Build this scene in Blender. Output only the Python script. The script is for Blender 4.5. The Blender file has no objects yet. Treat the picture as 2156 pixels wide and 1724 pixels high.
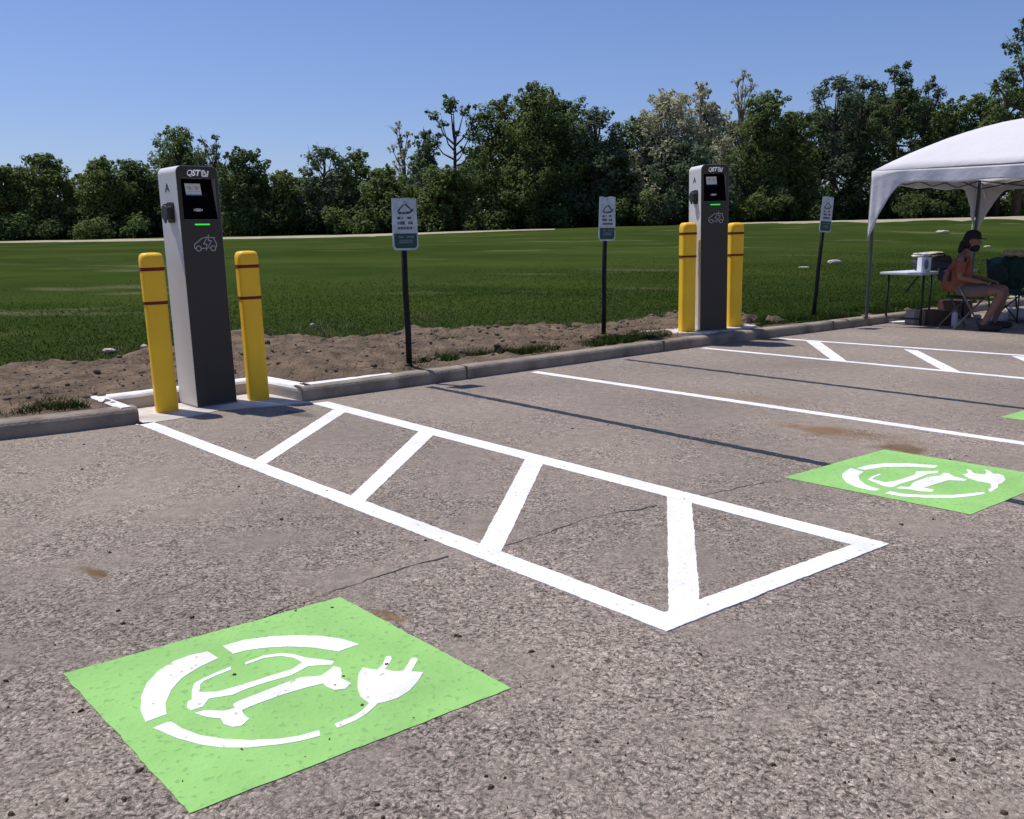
import bpy, bmesh, math, random
import numpy as np
from mathutils import Vector, Matrix
from mathutils.geometry import tessellate_polygon
from mathutils import noise as mnoise
random.seed(7); rng = np.random.default_rng(7)
SC = bpy.context.scene
COL = SC.collection
PI = math.pi
# ------------------------------------------------------------------ camera
F_, CX, CY, H_ = 1850., 1078., 862., 1.32      # focal length and centre in units of a 2156 x 1724 frame
PITCH, ROLL = math.atan(366/1850), 0.0095
fw = Vector((0, math.cos(PITCH), -math.sin(PITCH))); up0 = Vector((0, math.sin(PITCH), math.cos(PITCH))); rt0 = Vector((1, 0, 0))
RT = math.cos(ROLL)*rt0 - math.sin(ROLL)*up0; UP = math.sin(ROLL)*rt0 + math.cos(ROLL)*up0
cam = bpy.data.cameras.new('camera'); co = bpy.data.objects.new('camera', cam); COL.objects.link(co)
cam.sensor_fit = 'HORIZONTAL'; cam.sensor_width = 36; cam.lens = F_/2156*36
cam.clip_start = 0.05; cam.clip_end = 3000
m = Matrix((RT, UP, -fw)).transposed().to_4x4(); m.translation = Vector((0, 0, H_)); co.matrix_world = m
SC.camera = co
# ------------------------------------------------------------------ light
SX, SY, SR = 0.875, -0.484, 0.43                 # shadow direction on the ground, length per metre of height
SUN_EL = math.atan(1/SR)
w = bpy.data.worlds.new("World"); SC.world = w; w.use_nodes = True
nt = w.node_tree; sky = nt.nodes.new('ShaderNodeTexSky'); sky.sky_type = 'NISHITA'; sky.sun_disc = False
sky.sun_elevation = SUN_EL; sky.sun_rotation = math.atan2(-SX, -SY)
sky.air_density = 1.0; sky.dust_density = 0.6; sky.ozone_density = 2.2
tint = nt.nodes.new('ShaderNodeMix'); tint.data_type = 'RGBA'; tint.blend_type = 'MULTIPLY'; tint.inputs[0].default_value = 1; tint.inputs[7].default_value = (0.86, 0.93, 1.26, 1)
nt.links.new(sky.outputs[0], tint.inputs[6]); nt.links.new(tint.outputs[2], nt.nodes['Background'].inputs[0]); nt.nodes['Background'].inputs[1].default_value = 0.092
sl = bpy.data.lights.new('sun', 'SUN'); sl.energy = 4.6; sl.angle = math.radians(0.53); sl.color = (1, 0.945, 0.87)
so = bpy.data.objects.new('sun', sl); COL.objects.link(so)
so.rotation_euler = Vector((SX*SR, SY*SR, -1)).to_track_quat('-Z', 'Y').to_euler(); so.location = (0, 0, 30)
SC.view_settings.view_transform = 'Standard'; SC.view_settings.look = 'None'
SC.view_settings.exposure = 0; SC.view_settings.gamma = 1; SC.view_settings.use_curve_mapping = False

def ray(x, y): return fw + (x-CX)/F_*RT - (y-CY)/F_*UP
def G(x, y, z=0.):
    d = ray(x, y); t = (z-H_)/d.z; return Vector((d.x*t, d.y*t, z))
def WP(x, y, Y):
    d = ray(x, y); t = Y/d.y; return Vector((d.x*t, Y, H_+d.z*t))
# ------------------------------------------------------------------ materials
MATS = {}
def mk(name, c, rough=0.7, c2=None, scale=4., bump=0., bscale=None, metal=0., spec=0.3, emit=None, detail=4, island=0.):
    if name in MATS: return MATS[name]
    M = bpy.data.materials.new(name); M.use_nodes = True; n = M.node_tree.nodes; L = M.node_tree.links
    b = n['Principled BSDF']; b.inputs['Roughness'].default_value = rough; b.inputs['Metallic'].default_value = metal
    b.inputs['Specular IOR Level'].default_value = spec
    tc = n.new('ShaderNodeTexCoord'); no = n.new('ShaderNodeTexNoise'); no.inputs['Scale'].default_value = scale; no.inputs['Detail'].default_value = detail
    L.new(tc.outputs['Object'], no.inputs['Vector'])
    mx = n.new('ShaderNodeMix'); mx.data_type = 'RGBA'
    c2 = c2 or tuple(v*0.86 for v in c)
    mx.inputs[6].default_value = (*c, 1); mx.inputs[7].default_value = (*c2, 1)
    cr = n.new('ShaderNodeMapRange'); cr.inputs[1].default_value = 0.3; cr.inputs[2].default_value = 0.7
    L.new(no.outputs[0], cr.inputs[0])
    fac = cr.outputs[0]
    if island:
        ge = n.new('ShaderNodeNewGeometry'); mm = n.new('ShaderNodeMix'); mm.data_type = 'FLOAT'; mm.inputs[0].default_value = island
        L.new(fac, mm.inputs[2]); L.new(ge.outputs['Random Per Island'], mm.inputs[3]); fac = mm.outputs[0]
    L.new(fac, mx.inputs[0]); L.new(mx.outputs[2], b.inputs['Base Color'])
    if bump:
        bn = n.new('ShaderNodeTexNoise'); bn.inputs['Scale'].default_value = bscale or scale*6; bn.inputs['Detail'].default_value = 6
        L.new(tc.outputs['Object'], bn.inputs['Vector'])
        bp = n.new('ShaderNodeBump'); bp.inputs['Strength'].default_value = 1; bp.inputs['Distance'].default_value = bump
        L.new(bn.outputs[0], bp.inputs['Height']); L.new(bp.outputs[0], b.inputs['Normal'])
    if emit:
        b.inputs['Emission Color'].default_value = (*c, 1); b.inputs['Emission Strength'].default_value = emit
    MATS[name] = M; return M

def asphalt():
    M = bpy.data.materials.new('asphalt'); M.use_nodes = True; n = M.node_tree.nodes; L = M.node_tree.links; b = n['Principled BSDF']
    b.inputs['Roughness'].default_value = 0.95; b.inputs['Specular IOR Level'].default_value = 0.06
    tc = n.new('ShaderNodeTexCoord'); P = tc.outputs['Object']
    def N(t, sc, det=3, src=P, **kw):
        q = n.new(t); q.inputs['Scale'].default_value = sc
        if 'Detail' in q.inputs: q.inputs['Detail'].default_value = det
        for k, v in kw.items(): setattr(q, k, v)
        L.new(src, q.inputs['Vector']); return q
    def mr(s, a, c, lo=0., hi=1., sm=False):
        q = n.new('ShaderNodeMapRange'); q.inputs[1].default_value = a; q.inputs[2].default_value = c; q.inputs[3].default_value = lo; q.inputs[4].default_value = hi
        if sm: q.interpolation_type = 'SMOOTHSTEP'
        L.new(s, q.inputs[0]); return q.outputs[0]
    def ma(op, a, c):
        q = n.new('ShaderNodeMath'); q.operation = op
        for i, v in enumerate((a, c)):
            if isinstance(v, (int, float)): q.inputs[i].default_value = v
            else: L.new(v, q.inputs[i])
        return q.outputs[0]
    # warped coordinates so that stones are not round cells
    wn = N('ShaderNodeTexNoise', 30, 2); va = n.new('ShaderNodeVectorMath'); va.operation = 'SCALE'; va.inputs['Scale'].default_value = 0.035
    L.new(wn.outputs['Color'], va.inputs[0]); vb = n.new('ShaderNodeVectorMath'); vb.operation = 'ADD'; L.new(P, vb.inputs[0]); L.new(va.outputs[0], vb.inputs[1])
    WPc = vb.outputs[0]
    v1 = N('ShaderNodeTexVoronoi', 88, src=WPc); v2 = N('ShaderNodeTexVoronoi', 88, src=WPc, feature='DISTANCE_TO_EDGE'); v3 = N('ShaderNodeTexVoronoi', 190, src=WPc); grit = N('ShaderNodeTexNoise', 75, 3, src=WPc, noise_type='FBM')
    fine = N('ShaderNodeTexNoise', 130, 5); mid = N('ShaderNodeTexNoise', 14, 6); big = N('ShaderNodeTexNoise', 0.55, 5); patch = N('ShaderNodeTexNoise', 2.2, 6)
    sx = n.new('ShaderNodeSeparateColor'); L.new(v1.outputs['Color'], sx.inputs[0]); s3 = n.new('ShaderNodeSeparateColor'); L.new(v3.outputs['Color'], s3.inputs[0])
    stone = mr(sx.outputs[0], 0, 1, 0.66, 1.26); bright = mr(sx.outputs[1], 0.94, 0.99, 0, 0.7); gap = ma('MULTIPLY', mr(v2.outputs['Distance'], 0.0, 0.16, 0.74, 1.04), mr(grit.outputs[0], 0.34, 0.54, 0.20, 1.13))
    small = mr(s3.outputs[0], 0, 1, 0.88, 1.12)
    sepy = n.new('ShaderNodeSeparateXYZ'); L.new(P, sepy.inputs[0]); wornr = mr(sepy.outputs[1], 2.2, 7.5, 0.42, -0.15)
    cov = mr(ma('ADD', patch.outputs[0], ma('MULTIPLY', wornr, 0.35)), 0.42, 0.66)              # where the binder is worn and stones show
    tex = ma('MULTIPLY', ma('ADD', stone, bright), ma('MULTIPLY', gap, small))
    mixf = n.new('ShaderNodeMix'); mixf.data_type = 'FLOAT'; L.new(ma('ADD', ma('MULTIPLY', cov, 0.72), 0.16), mixf.inputs[0]); L.new(mr(fine.outputs[0], 0.3, 0.7, 0.92, 1.16), mixf.inputs[2]); L.new(tex, mixf.inputs[3])
    val = ma('MULTIPLY', mixf.outputs[0], mr(big.outputs[0], 0.3, 0.7, 0.80, 1.16))
    val = ma('MULTIPLY', val, mr(mid.outputs[0], 0.28, 0.72, 0.84, 1.13))
    chip = N('ShaderNodeTexNoise', 7.5, 5); chipm = mr(chip.outputs[0], 0.735, 0.765, 1, 0.22)
    chip2 = N('ShaderNodeTexNoise', 24, 3); val = ma('MULTIPLY', val, mr(chip2.outputs[0], 0.74, 0.78, 1, 0.35)); val = ma('MULTIPLY', val, chipm)
    # tint
    ramp = n.new('ShaderNodeMix'); ramp.data_type = 'RGBA'; ramp.inputs[6].default_value = (0.218, 0.187, 0.162, 1); ramp.inputs[7].default_value = (0.250, 0.209, 0.176, 1)
    L.new(big.outputs[0], ramp.inputs[0])
    mul = n.new('ShaderNodeVectorMath'); mul.operation = 'SCALE'; L.new(ramp.outputs[2], mul.inputs[0]); L.new(val, mul.inputs['Scale'])
    col = mul.outputs[0]
    # rust and oil stains, each at its own place on the lot
    sep = n.new('ShaderNodeSeparateXYZ'); L.new(P, sep.inputs[0])
    sn = N('ShaderNodeTexNoise', 5, 5)
    for (vx, vy, rx, ry, colr, amt) in ((1735, 906, .30, .10, (.20, .10, .045), .8), (1890, 944, .16, .12, (.13, .075, .035), .8), (1800, 915, .5, .2, (.21, .15, .10), .5), (200, 1205, .13, .035, (.13, .08, .03), .8), (820, 1298, .08, .03, (.2, .12, .05), .6),
                                  (630, 872, .16, .07, (.10, .09, .085), .8), (1600, 838, .5, .12, (.23, .16, .11), .45)):
        c = G(vx, vy)
        dx = ma('DIVIDE', ma('SUBTRACT', sep.outputs[0], c.x), rx); dy = ma('DIVIDE', ma('SUBTRACT', sep.outputs[1], c.y), ry)
        # rotate into the lot direction
        a = 0.68; u = ma('ADD', ma('MULTIPLY', ma('SUBTRACT', sep.outputs[0], c.x), math.cos(a)/rx), ma('MULTIPLY', ma('SUBTRACT', sep.outputs[1], c.y), -math.sin(a)/rx))
        v = ma('ADD', ma('MULTIPLY', ma('SUBTRACT', sep.outputs[0], c.x), math.sin(a)/ry), ma('MULTIPLY', ma('SUBTRACT', sep.outputs[1], c.y), math.cos(a)/ry))
        r = ma('ADD', ma('SQRT', ma('ADD', ma('MULTIPLY', u, u), ma('MULTIPLY', v, v)), 0), ma('MULTIPLY', ma('SUBTRACT', sn.outputs[0], 0.5), 2.2))
        k = mr(r, 0.5, 1.3, amt, 0, True)
        q = n.new('ShaderNodeMix'); q.data_type = 'RGBA'; L.new(k, q.inputs[0]); L.new(col, q.inputs[6]); q.inputs[7].default_value = (*colr, 1); col = q.outputs[2]
    L.new(col, b.inputs['Base Color'])
    h = ma('ADD', ma('MULTIPLY', mr(v2.outputs['Distance'], 0, 0.2), 0.45), ma('MULTIPLY', fine.outputs[0], 0.35)); h = ma('MULTIPLY', h, ma('ADD', ma('MULTIPLY', cov, 0.7), 0.3)); h = ma('ADD', h, ma('MULTIPLY', mid.outputs[0], 0.6))
    bp = n.new('ShaderNodeBump'); bp.inputs['Distance'].default_value = 0.009; bp.inputs['Strength'].default_value = 1; L.new(h, bp.inputs['Height']); L.new(bp.outputs[0], b.inputs['Normal'])
    return M

def paint(name, c, wear=0.5, under=(0.2, 0.18, 0.165), speck=1.0, spread=.05, spec=.08):
    """road paint: rough, chipped where the stones poke through"""
    M = bpy.data.materials.new(name); M.use_nodes = True; n = M.node_tree.nodes; L = M.node_tree.links; b = n['Principled BSDF']
    b.inputs['Roughness'].default_value = 0.8; b.inputs['Specular IOR Level'].default_value = spec
    tc = n.new('ShaderNodeTexCoord'); P = tc.outputs['Object']
    a = n.new('ShaderNodeTexNoise'); a.inputs['Scale'].default_value = 42; a.inputs['Detail'].default_value = 7; L.new(P, a.inputs['Vector'])
    g = n.new('ShaderNodeTexNoise'); g.inputs['Scale'].default_value = 3.5; g.inputs['Detail'].default_value = 6; L.new(P, g.inputs['Vector'])
    q = n.new('ShaderNodeMapRange'); q.inputs[1].default_value = wear+0.17; q.inputs[2].default_value = wear+0.17+spread; q.inputs[4].default_value = speck; L.new(a.outputs[0], q.inputs[0])
    s = n.new('ShaderNodeMapRange'); s.inputs[1].default_value = 0.3; s.inputs[2].default_value = 0.7; L.new(g.outputs[0], s.inputs[0])
    m1 = n.new('ShaderNodeMix'); m1.data_type = 'RGBA'; m1.inputs[6].default_value = (*c, 1); m1.inputs[7].default_value = (*[x*0.80 for x in c], 1); L.new(s.outputs[0], m1.inputs[0])
    m2 = n.new('ShaderNodeMix'); m2.data_type = 'RGBA'; L.new(q.outputs[0], m2.inputs[0]); L.new(m1.outputs[2], m2.inputs[6]); m2.inputs[7].default_value = (*under, 1)
    L.new(m2.outputs[2], b.inputs['Base Color'])
    bp = n.new('ShaderNodeBump'); bp.inputs['Distance'].default_value = 0.004; L.new(a.outputs[0], bp.inputs['Height']); L.new(bp.outputs[0], b.inputs['Normal'])
    MATS[name] = M; return M

ASPH = asphalt()
WHITE = paint('white_road_paint', (0.78, 0.775, 0.81), 0.47, (0.42, 0.40, 0.39))
GREEN = paint('green_road_paint', (0.285, 0.545, 0.175), 0.425, (0.17, 0.32, 0.11), .6)
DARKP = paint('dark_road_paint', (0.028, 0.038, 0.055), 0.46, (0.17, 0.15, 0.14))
CONC = mk('kerb_concrete', (0.33, 0.28, 0.22), .95, (0.14, 0.12, 0.10), 3.6, .006, 40)
CONCW = mk('white_painted_concrete', (0.80, 0.79, 0.82), .8, (0.58, 0.57, 0.57), 6, .003, 50)
PADC = mk('light_concrete', (0.66, 0.63, 0.61), .85, (0.38, 0.345, 0.32), 3.5, .003, 60)
SILVER = mk('silver_coating', (0.64, 0.64, 0.63), .5, (0.61, 0.61, 0.60), 3, spec=.4)
RIM = mk('rim_coating', (0.3, 0.3, 0.3), .4, spec=.5)
DARKF = mk('charcoal_coating', (0.060, 0.054, 0.044), .75, (0.063, 0.057, 0.047), 4, spec=.12)
BLACKG = mk('black_glass', (0.0015, 0.0015, 0.0015), .6, (0.0015, 0.0015, 0.0015), spec=.03)
BLACKP = mk('black_plastic', (0.035, 0.035, 0.035), .5, (0.03, 0.03, 0.03), spec=.4)
ICON = mk('icon_grey', (0.50, 0.50, 0.48), .6)
LOGO = mk('logo_white', (0.9, 0.9, 0.9), .5, emit=.15)
INK = mk('ink', (0.04, 0.04, 0.045), .6)
LCD = mk('screen_backlight', (0.30, 0.30, 0.31), .4, (0.3, 0.3, 0.31), emit=.35)
AMBER = mk('screen_amber', (0.55, 0.27, 0.02), .5, emit=.3)
BLUE = mk('screen_blue', (0.01, 0.17, 0.42), .5, emit=.4)
LED = mk('green_light', (0.03, 0.75, 0.04), .5, (0.03, 0.75, 0.04), emit=.8)
YEL = mk('yellow_plastic', (0.92, 0.56, 0.026), .42, (0.84, 0.48, 0.02), 3, .0008, 14, spec=.3)
RED = mk('dark_red_tape', (0.16, 0.012, 0.008), .5)
POSTM = mk('black_post_paint', (0.008, 0.009, 0.010), .6, spec=.2)
TENT = mk('white_canvas', (0.60, 0.59, 0.62), .8, (0.565, 0.56, 0.595), 1.2, .03, 2.2)
TENTP = mk('tent_steel', (0.09, 0.105, 0.11), .45, (0.06, 0.07, 0.075), 8, metal=.3)

# ------------------------------------------------------------------ mesh helpers
def finish(name, me, mat, parent=None, smooth=False):
    o = bpy.data.objects.new(name, me); COL.objects.link(o)
    for mm in (mat if isinstance(mat, (list, tuple)) else [mat]): me.materials.append(mm)
    if smooth:
        for p in me.polygons: p.use_smooth = True
    if parent is not None: o.parent = parent
    return o
def tag(o, label=None, cat=None, group=None, kind=None):
    if label: o['label'] = label
    if cat: o['category'] = cat
    if group: o['group'] = group
    if kind: o['kind'] = kind
    return o
def empty(name, loc=(0, 0, 0), rz=0., label=None, cat=None, group=None):
    o = bpy.data.objects.new(name, None); COL.objects.link(o); o.location = loc; o.rotation_euler = (0, 0, rz); o.empty_display_size = .1
    return tag(o, label, cat, group)
class MB:
    def __init__(s): s.v = []; s.f = []
    def add(s, vs, fs):
        k = len(s.v); s.v += [tuple(v) for v in vs]; s.f += [tuple(i+k for i in f) for f in fs]; return s
    def box(s, c, d, R=None):
        R = R or Matrix.Identity(3); c = Vector(c); vs = []
        for z in (-1, 1):
            for x, y in ((-1, -1), (1, -1), (1, 1), (-1, 1)): vs.append(c + R @ Vector((x*d[0]/2, y*d[1]/2, z*d[2]/2)))
        return s.add(vs, [(3, 2, 1, 0), (4, 5, 6, 7), (0, 1, 5, 4), (1, 2, 6, 5), (2, 3, 7, 6), (3, 0, 4, 7)])
    def tube(s, pts, r, n=12, caps=True, sq=0.):
        pts = [Vector(p) for p in pts]; rs = r if isinstance(r, (list, tuple)) else [r]*len(pts)
        vs = []; prev = None
        for i, p in enumerate(pts):
            t = (pts[min(i+1, len(pts)-1)] - pts[max(i-1, 0)]).normalized()
            if prev is None:
                a = Vector((1, 0, 0)) if abs(t.x) < .9 else Vector((0, 1, 0)); u = (a - t*a.dot(t)).normalized()
            else: u = (prev - t*prev.dot(t)).normalized()
            prev = u; v = t.cross(u)
            for k in range(n):
                a = 2*PI*k/n; vs.append(p + (u*math.cos(a) + v*math.sin(a))*rs[i])
        fs = [(i*n+k, i*n+(k+1) % n, (i+1)*n+(k+1) % n, (i+1)*n+k) for i in range(len(pts)-1) for k in range(n)]
        if caps: fs += [tuple(range(n-1, -1, -1)), tuple((len(pts)-1)*n+k for k in range(n))]
        return s.add(vs, fs)
    def lathe(s, prof, c=(0, 0, 0), n=32, pw=2., rot=0., caps=True):
        c = Vector(c); vs = []
        for (r, z) in prof:
            for k in range(n):
                a = 2*PI*k/n; ca, sa = math.cos(a), math.sin(a); q = (abs(ca)**pw + abs(sa)**pw)**(-1/pw); b = a+rot
                vs.append(c + Vector((math.cos(b)*r*q, math.sin(b)*r*q, z)))
        fs = [(i*n+k, i*n+(k+1) % n, (i+1)*n+(k+1) % n, (i+1)*n+k) for i in range(len(prof)-1) for k in range(n)]
        if caps: fs += [tuple(range(n-1, -1, -1)), tuple((len(prof)-1)*n+k for k in range(n))]
        return s.add(vs, fs)
    def prism(s, poly, z0, z1, M=None):
        """poly 2-D, extruded; M maps (x, y, z)"""
        n = len(poly); M = M or Matrix.Identity(4)
        lo = [M @ Vector((p[0], p[1], z0)) for p in poly]; hi = [M @ Vector((p[0], p[1], z1)) for p in poly]
        tris = tessellate_polygon([[Vector((p[0], p[1], 0)) for p in poly]])
        fs = []
        ar = sum(poly[i][0]*poly[(i+1) % n][1]-poly[(i+1) % n][0]*poly[i][1] for i in range(n))
        for t in tris:
            a, b, c = [Vector(poly[i][:2]) for i in t]
            cr = (b-a).x*(c-a).y-(b-a).y*(c-a).x
            if cr < 0: t = t[::-1]
            fs.append(tuple(i+n for i in t)); fs.append(tuple(t[::-1]))
        for i in range(n):
            j = (i+1) % n; fs.append((i, j, j+n, i+n) if ar > 0 else (j, i, i+n, j+n))
        return s.add(lo+hi, fs)
    def mesh(s, name='m'):
        me = bpy.data.meshes.new(name); me.from_pydata(s.v, [], s.f); me.update(); return me
    def build(s, name, mat, parent=None, smooth=False, bevel=0., auto=None):
        me = s.mesh(name)
        if bevel:
            bm = bmesh.new(); bm.from_mesh(me); bmesh.ops.remove_doubles(bm, verts=bm.verts, dist=1e-5)
            es = [e for e in bm.edges if len(e.link_faces) == 2 and e.calc_face_angle(0) > 0.6]
            bmesh.ops.bevel(bm, geom=es, offset=bevel, segments=2, affect='EDGES', profile=.6); bm.to_mesh(me); bm.free()
        o = finish(name, me, mat, parent, smooth)
        if auto:
            bm = bmesh.new(); bm.from_mesh(me)
            for f in bm.faces: f.smooth = True
            for e in bm.edges: e.smooth = not (len(e.link_faces) == 2 and e.calc_face_angle(0) > auto)
            bm.to_mesh(me); bm.free()
        return o
def apply(o):
    dg = bpy.context.evaluated_depsgraph_get(); dg.update()
    me = bpy.data.meshes.new_from_object(o.evaluated_get(dg)); o.modifiers.clear(); o.data = me; return o
def copy_tree(o, parent=None):
    c = o.copy(); COL.objects.link(c); c.parent = parent
    for ch in list(o.children): copy_tree(ch, c)
    return c
def rough_poly(pts, step=.02, amp=.004):
    """subdivide a closed outline and ruffle it like hand-rolled paint"""
    out = []; n = len(pts)
    for i in range(n):
        a, b = Vector(pts[i][:2]), Vector(pts[(i+1) % n][:2]); L = (b-a).length; k = max(1, int(L/step)); nrm = Vector((-(b-a).y, (b-a).x)).normalized() if L > 0 else Vector((0, 0))
        for j in range(k):
            p = a + (b-a)*j/k; d = mnoise.noise(Vector((p.x*14, p.y*14, i*3.1)))*amp*.8 + mnoise.noise(Vector((p.x*60, p.y*60, i*3.1)))*amp + random.uniform(-1, 1)*amp*.35
            out.append(p + nrm*d*(1 if j else .3))
    return out
# ------------------------------------------------------------------ the setting: kerb line and terrain
KH = 0.12
KL = [(-60., -31.), (-20., -5.2), (-6., 4.12), (-3.47, 5.76), (-3.08, 6.01), (-2.72, 6.28)]
KR = [(-1.71, 7.09), (-0.91, 7.76), (-0.09, 8.45), (1.32, 9.66), (2.15, 10.34), (3.19, 11.15), (3.94, 11.72), (5.57, 12.99), (8., 14.9), (30., 32.1), (90., 79.)]
BASE = KL + KR
def yk(x):
    return float(np.interp(x, [p[0] for p in BASE], [p[1] for p in BASE]))
def horizon_px(V): return 505.3 - (V/2156)*18.6
EV = ([0, 345, 737, 1565, 2156], [-3, 0, 4, 21, 29])
def zpath(x, y):
    V = min(max(1078+1850*x/max(y, 1.), 0), 2156); return H_ + 55*float(np.interp(V, *EV))/1850
def T(x, y):
    k = min(yk(x), 38); s = y-k
    zt = zpath(x, y); t = min(max((s-4)/(55-k-4), 0), 1)
    z = 0.10 + (zt-.10)*t + 0.05*mnoise.noise(Vector((x*.35, y*.35, 0)))*min(max(s-1, 0)/4, 1)*(1-.6*t)
    if y > 58: z += min((y-58)*.02, .25)
    return z
lot = MB(); S = 900
lot.add([(-S, -S, 0), (S, -S, 0), (S, S, 0), (-S, S, 0)], [(0, 1, 2, 3)]); tag(lot.build('parking_lot', ASPH), kind='structure')

NOTCH = [(-2.80, 6.30), (-3.19, 6.68), (-2.23, 7.62), (-1.66, 7.14), (-1.7, 6.8), (-2.7, 6.1)]
def inside(p, poly):
    r = False; n = len(poly)
    for i in range(n):
        a, b = poly[i], poly[(i+1) % n]
        if (a[1] > p[1]) != (b[1] > p[1]) and p[0] < (b[0]-a[0])*(p[1]-a[1])/(b[1]-a[1])+a[0]: r = not r
    return r
NIN = [(-2.80, 6.28), (-3.22, 6.72), (-2.21, 7.66), (-1.66, 7.16), (-1.66, 6.8), (-2.7, 6.1)]
def notch_d(x, y):
    if inside((x, y), NIN): return 0.
    d = 9.
    for i in range(4):
        a, b = Vector(NIN[i]), Vector(NIN[(i+1) % 6]); p = Vector((x, y)); t = min(max((p-a).dot(b-a)/(b-a).length_squared, 0), 1) if i < 3 else 0; d = min(d, (p-a-(b-a)*t).length)
    return d
def terrain(name, xs, ss, zf, mat, keep=None):
    V = []; Fc = []
    for s in ss:
        for x in xs:
            k = min(yk(x), 200); y = k+s; V.append((x, y, zf(x, y, s)))
    nx = len(xs)
    for j in range(len(ss)-1):
        for i in range(nx-1):
            a = j*nx+i; q = [V[a], V[a+1], V[a+nx+1], V[a+nx]]; c = (sum(v[0] for v in q)/4, sum(v[1] for v in q)/4)
            if all(inside(v[:2], NIN) for v in q): continue
            if keep and not (keep(q) or notch_d(*c) < .45): continue
            Fc.append((a, a+1, a+nx+1, a+nx))
    me = bpy.data.meshes.new(name); me.from_pydata(V, [], Fc); return finish(name, me, mat, smooth=True)

def grassmat():
    M = bpy.data.materials.new('lawn'); M.use_nodes = True; n = M.node_tree.nodes; L = M.node_tree.links; b = n['Principled BSDF']; b.inputs['Roughness'].default_value = 1; b.inputs['Specular IOR Level'].default_value = 0
    tc = n.new('ShaderNodeTexCoord'); P = tc.outputs['Object']
    def N(sc, det, mp=None):
        q = n.new('ShaderNodeTexNoise'); q.inputs['Scale'].default_value = sc; q.inputs['Detail'].default_value = det
        if mp:
            k = n.new('ShaderNodeMapping'); k.inputs['Scale'].default_value = mp; L.new(P, k.inputs[0]); L.new(k.outputs[0], q.inputs['Vector'])
        else: L.new(P, q.inputs['Vector'])
        return q.outputs[0]
    def mr(s, a, c, lo=0., hi=1.):
        q = n.new('ShaderNodeMapRange'); q.inputs[1].default_value = a; q.inputs[2].default_value = c; q.inputs[3].default_value = lo; q.inputs[4].default_value = hi; L.new(s, q.inputs[0]); return q.outputs[0]
    def mix(f, a, c):
        q = n.new('ShaderNodeMix'); q.data_type = 'RGBA'; L.new(f, q.inputs[0])
        for i, v in ((6, a), (7, c)):
            if isinstance(v, tuple): q.inputs[i].default_value = (*v, 1)
            else: L.new(v, q.inputs[i])
        return q.outputs[2]
    c = mix(mr(N(.5, 6), .35, .65), (.030, .050, .012), (.040, .060, .017))
    c = mix(mr(N(9, 6), .35, .7, 0, .6), c, (.022, .042, .005))
    c = mix(mr(N(1.0, 6, (.22, .75, 1)), .60, .72, 0, .5), c, (.19, .18, .10)); c = mix(mr(N(.16, 4, (.6, 1.6, 1)), .45, .65, 0, .35), c, (.075, .095, .022))
    L.new(c, b.inputs['Base Color'])
    bp = n.new('ShaderNodeBump'); bp.inputs['Distance'].default_value = .04; L.new(N(14, 8), bp.inputs['Height']); L.new(bp.outputs[0], b.inputs['Normal'])
    return M
LAWN = grassmat()
DIRT = mk('bare_dirt', (0.20, 0.143, 0.096), 1., (0.070, 0.052, 0.037), 4.5, .045, 26, detail=10)
GRAVEL = mk('pale_gravel', (0.40, 0.35, 0.26), .95, (0.27, 0.25, 0.16), 1.5, .02, 8, detail=8)
# dirt shows from the kerb out to an uneven line (frame points of that line -> distance from the kerb)
DL = [G(*p, KH) for p in ((0, 785), (100, 775), (200, 765), (300, 745), (400, 722), (560, 706), (760, 695), (1000, 688), (1240, 682), (1420, 662), (1590, 672), (1680, 677), (1811, 661), (1950, 645))]
DX = [p.x for p in DL]; DS = [(p.y-yk(p.x))*.86 for p in DL]
def fbm(x, y, s, o=4):
    v = 0; a = 1
    for i in range(o): v += a*mnoise.noise(Vector((x*s, y*s, 3.3+i))); a *= .5; s *= 2
    return v
def dirt_amount(x, y, s):
    e = float(np.interp(x, DX, DS)); n_ = fbm(x, y, .9); n2 = fbm(x+40, y, 2.0, 3)
    m = (e - s)/max(e, .5) + .55*n_ + .02
    if x > -.9: m -= 1.3*max(0, .6-abs(s-.5))/.5*(.42+n2)                  # weeds by the kerb past the first sign
    if x > -1.3: m -= .9*max(0, fbm(x*1.0+7, y+3, 2.6, 3)-.02)*min((x+1.3)/.4, 1)
    if x < -3.1: m -= 1.1*max(0, .45-abs(s-.25))/.45*(.35+n2) + .2*max(0, n2)
    return m + .25*n2
xs_f = list(np.arange(-9, 14, .05)); ss_f = list(np.arange(.10, 6.0, .05))
def zlawn(x, y, s):
    d = notch_d(x, y)
    return T(x, y) + (.02 if s > .3 else 0) - (.20 if d <= 0 else .10*max(0, 1-d/.4))
def zdirt(x, y, s):
    a = dirt_amount(x, y, s); edge = min(max(a*5, -1), 1)
    b = .03*fbm(x, y, 1.6, 2) + .035*abs(fbm(x+9, y, 4.0, 4)) + .032*fbm(x, y+7, 9, 3)
    # a low spoil heap beside the first charger
    b += .08*math.exp(-((x+1.5)**2/.6+(s-1.1)**2/.25)) + .06*math.exp(-((x-3.4)**2/.5+(s-.75)**2/.12))
    near = min(max((s-.15)/.35, 0), 1); d = notch_d(x, y)
    if d < .45: edge = 1
    if d <= 0: return -.06
    near *= min(max((d-.06)/.35, 0), 1)
    return T(x, y) + (.02 + .02 + (b+.02)*near)*max(edge, 0) + (-.06)*max(-edge, 0) - (1-near)*.025
xs = sorted(set([-600, -300, -150, -90, -60, -40, -30, -25, -20, -16, -13, -11] + list(np.arange(-10, 16, .13)) + [17, 18.5, 20, 23, 26, 30, 36, 44, 55, 70, 100, 150, 250, 400, 600]))
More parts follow.
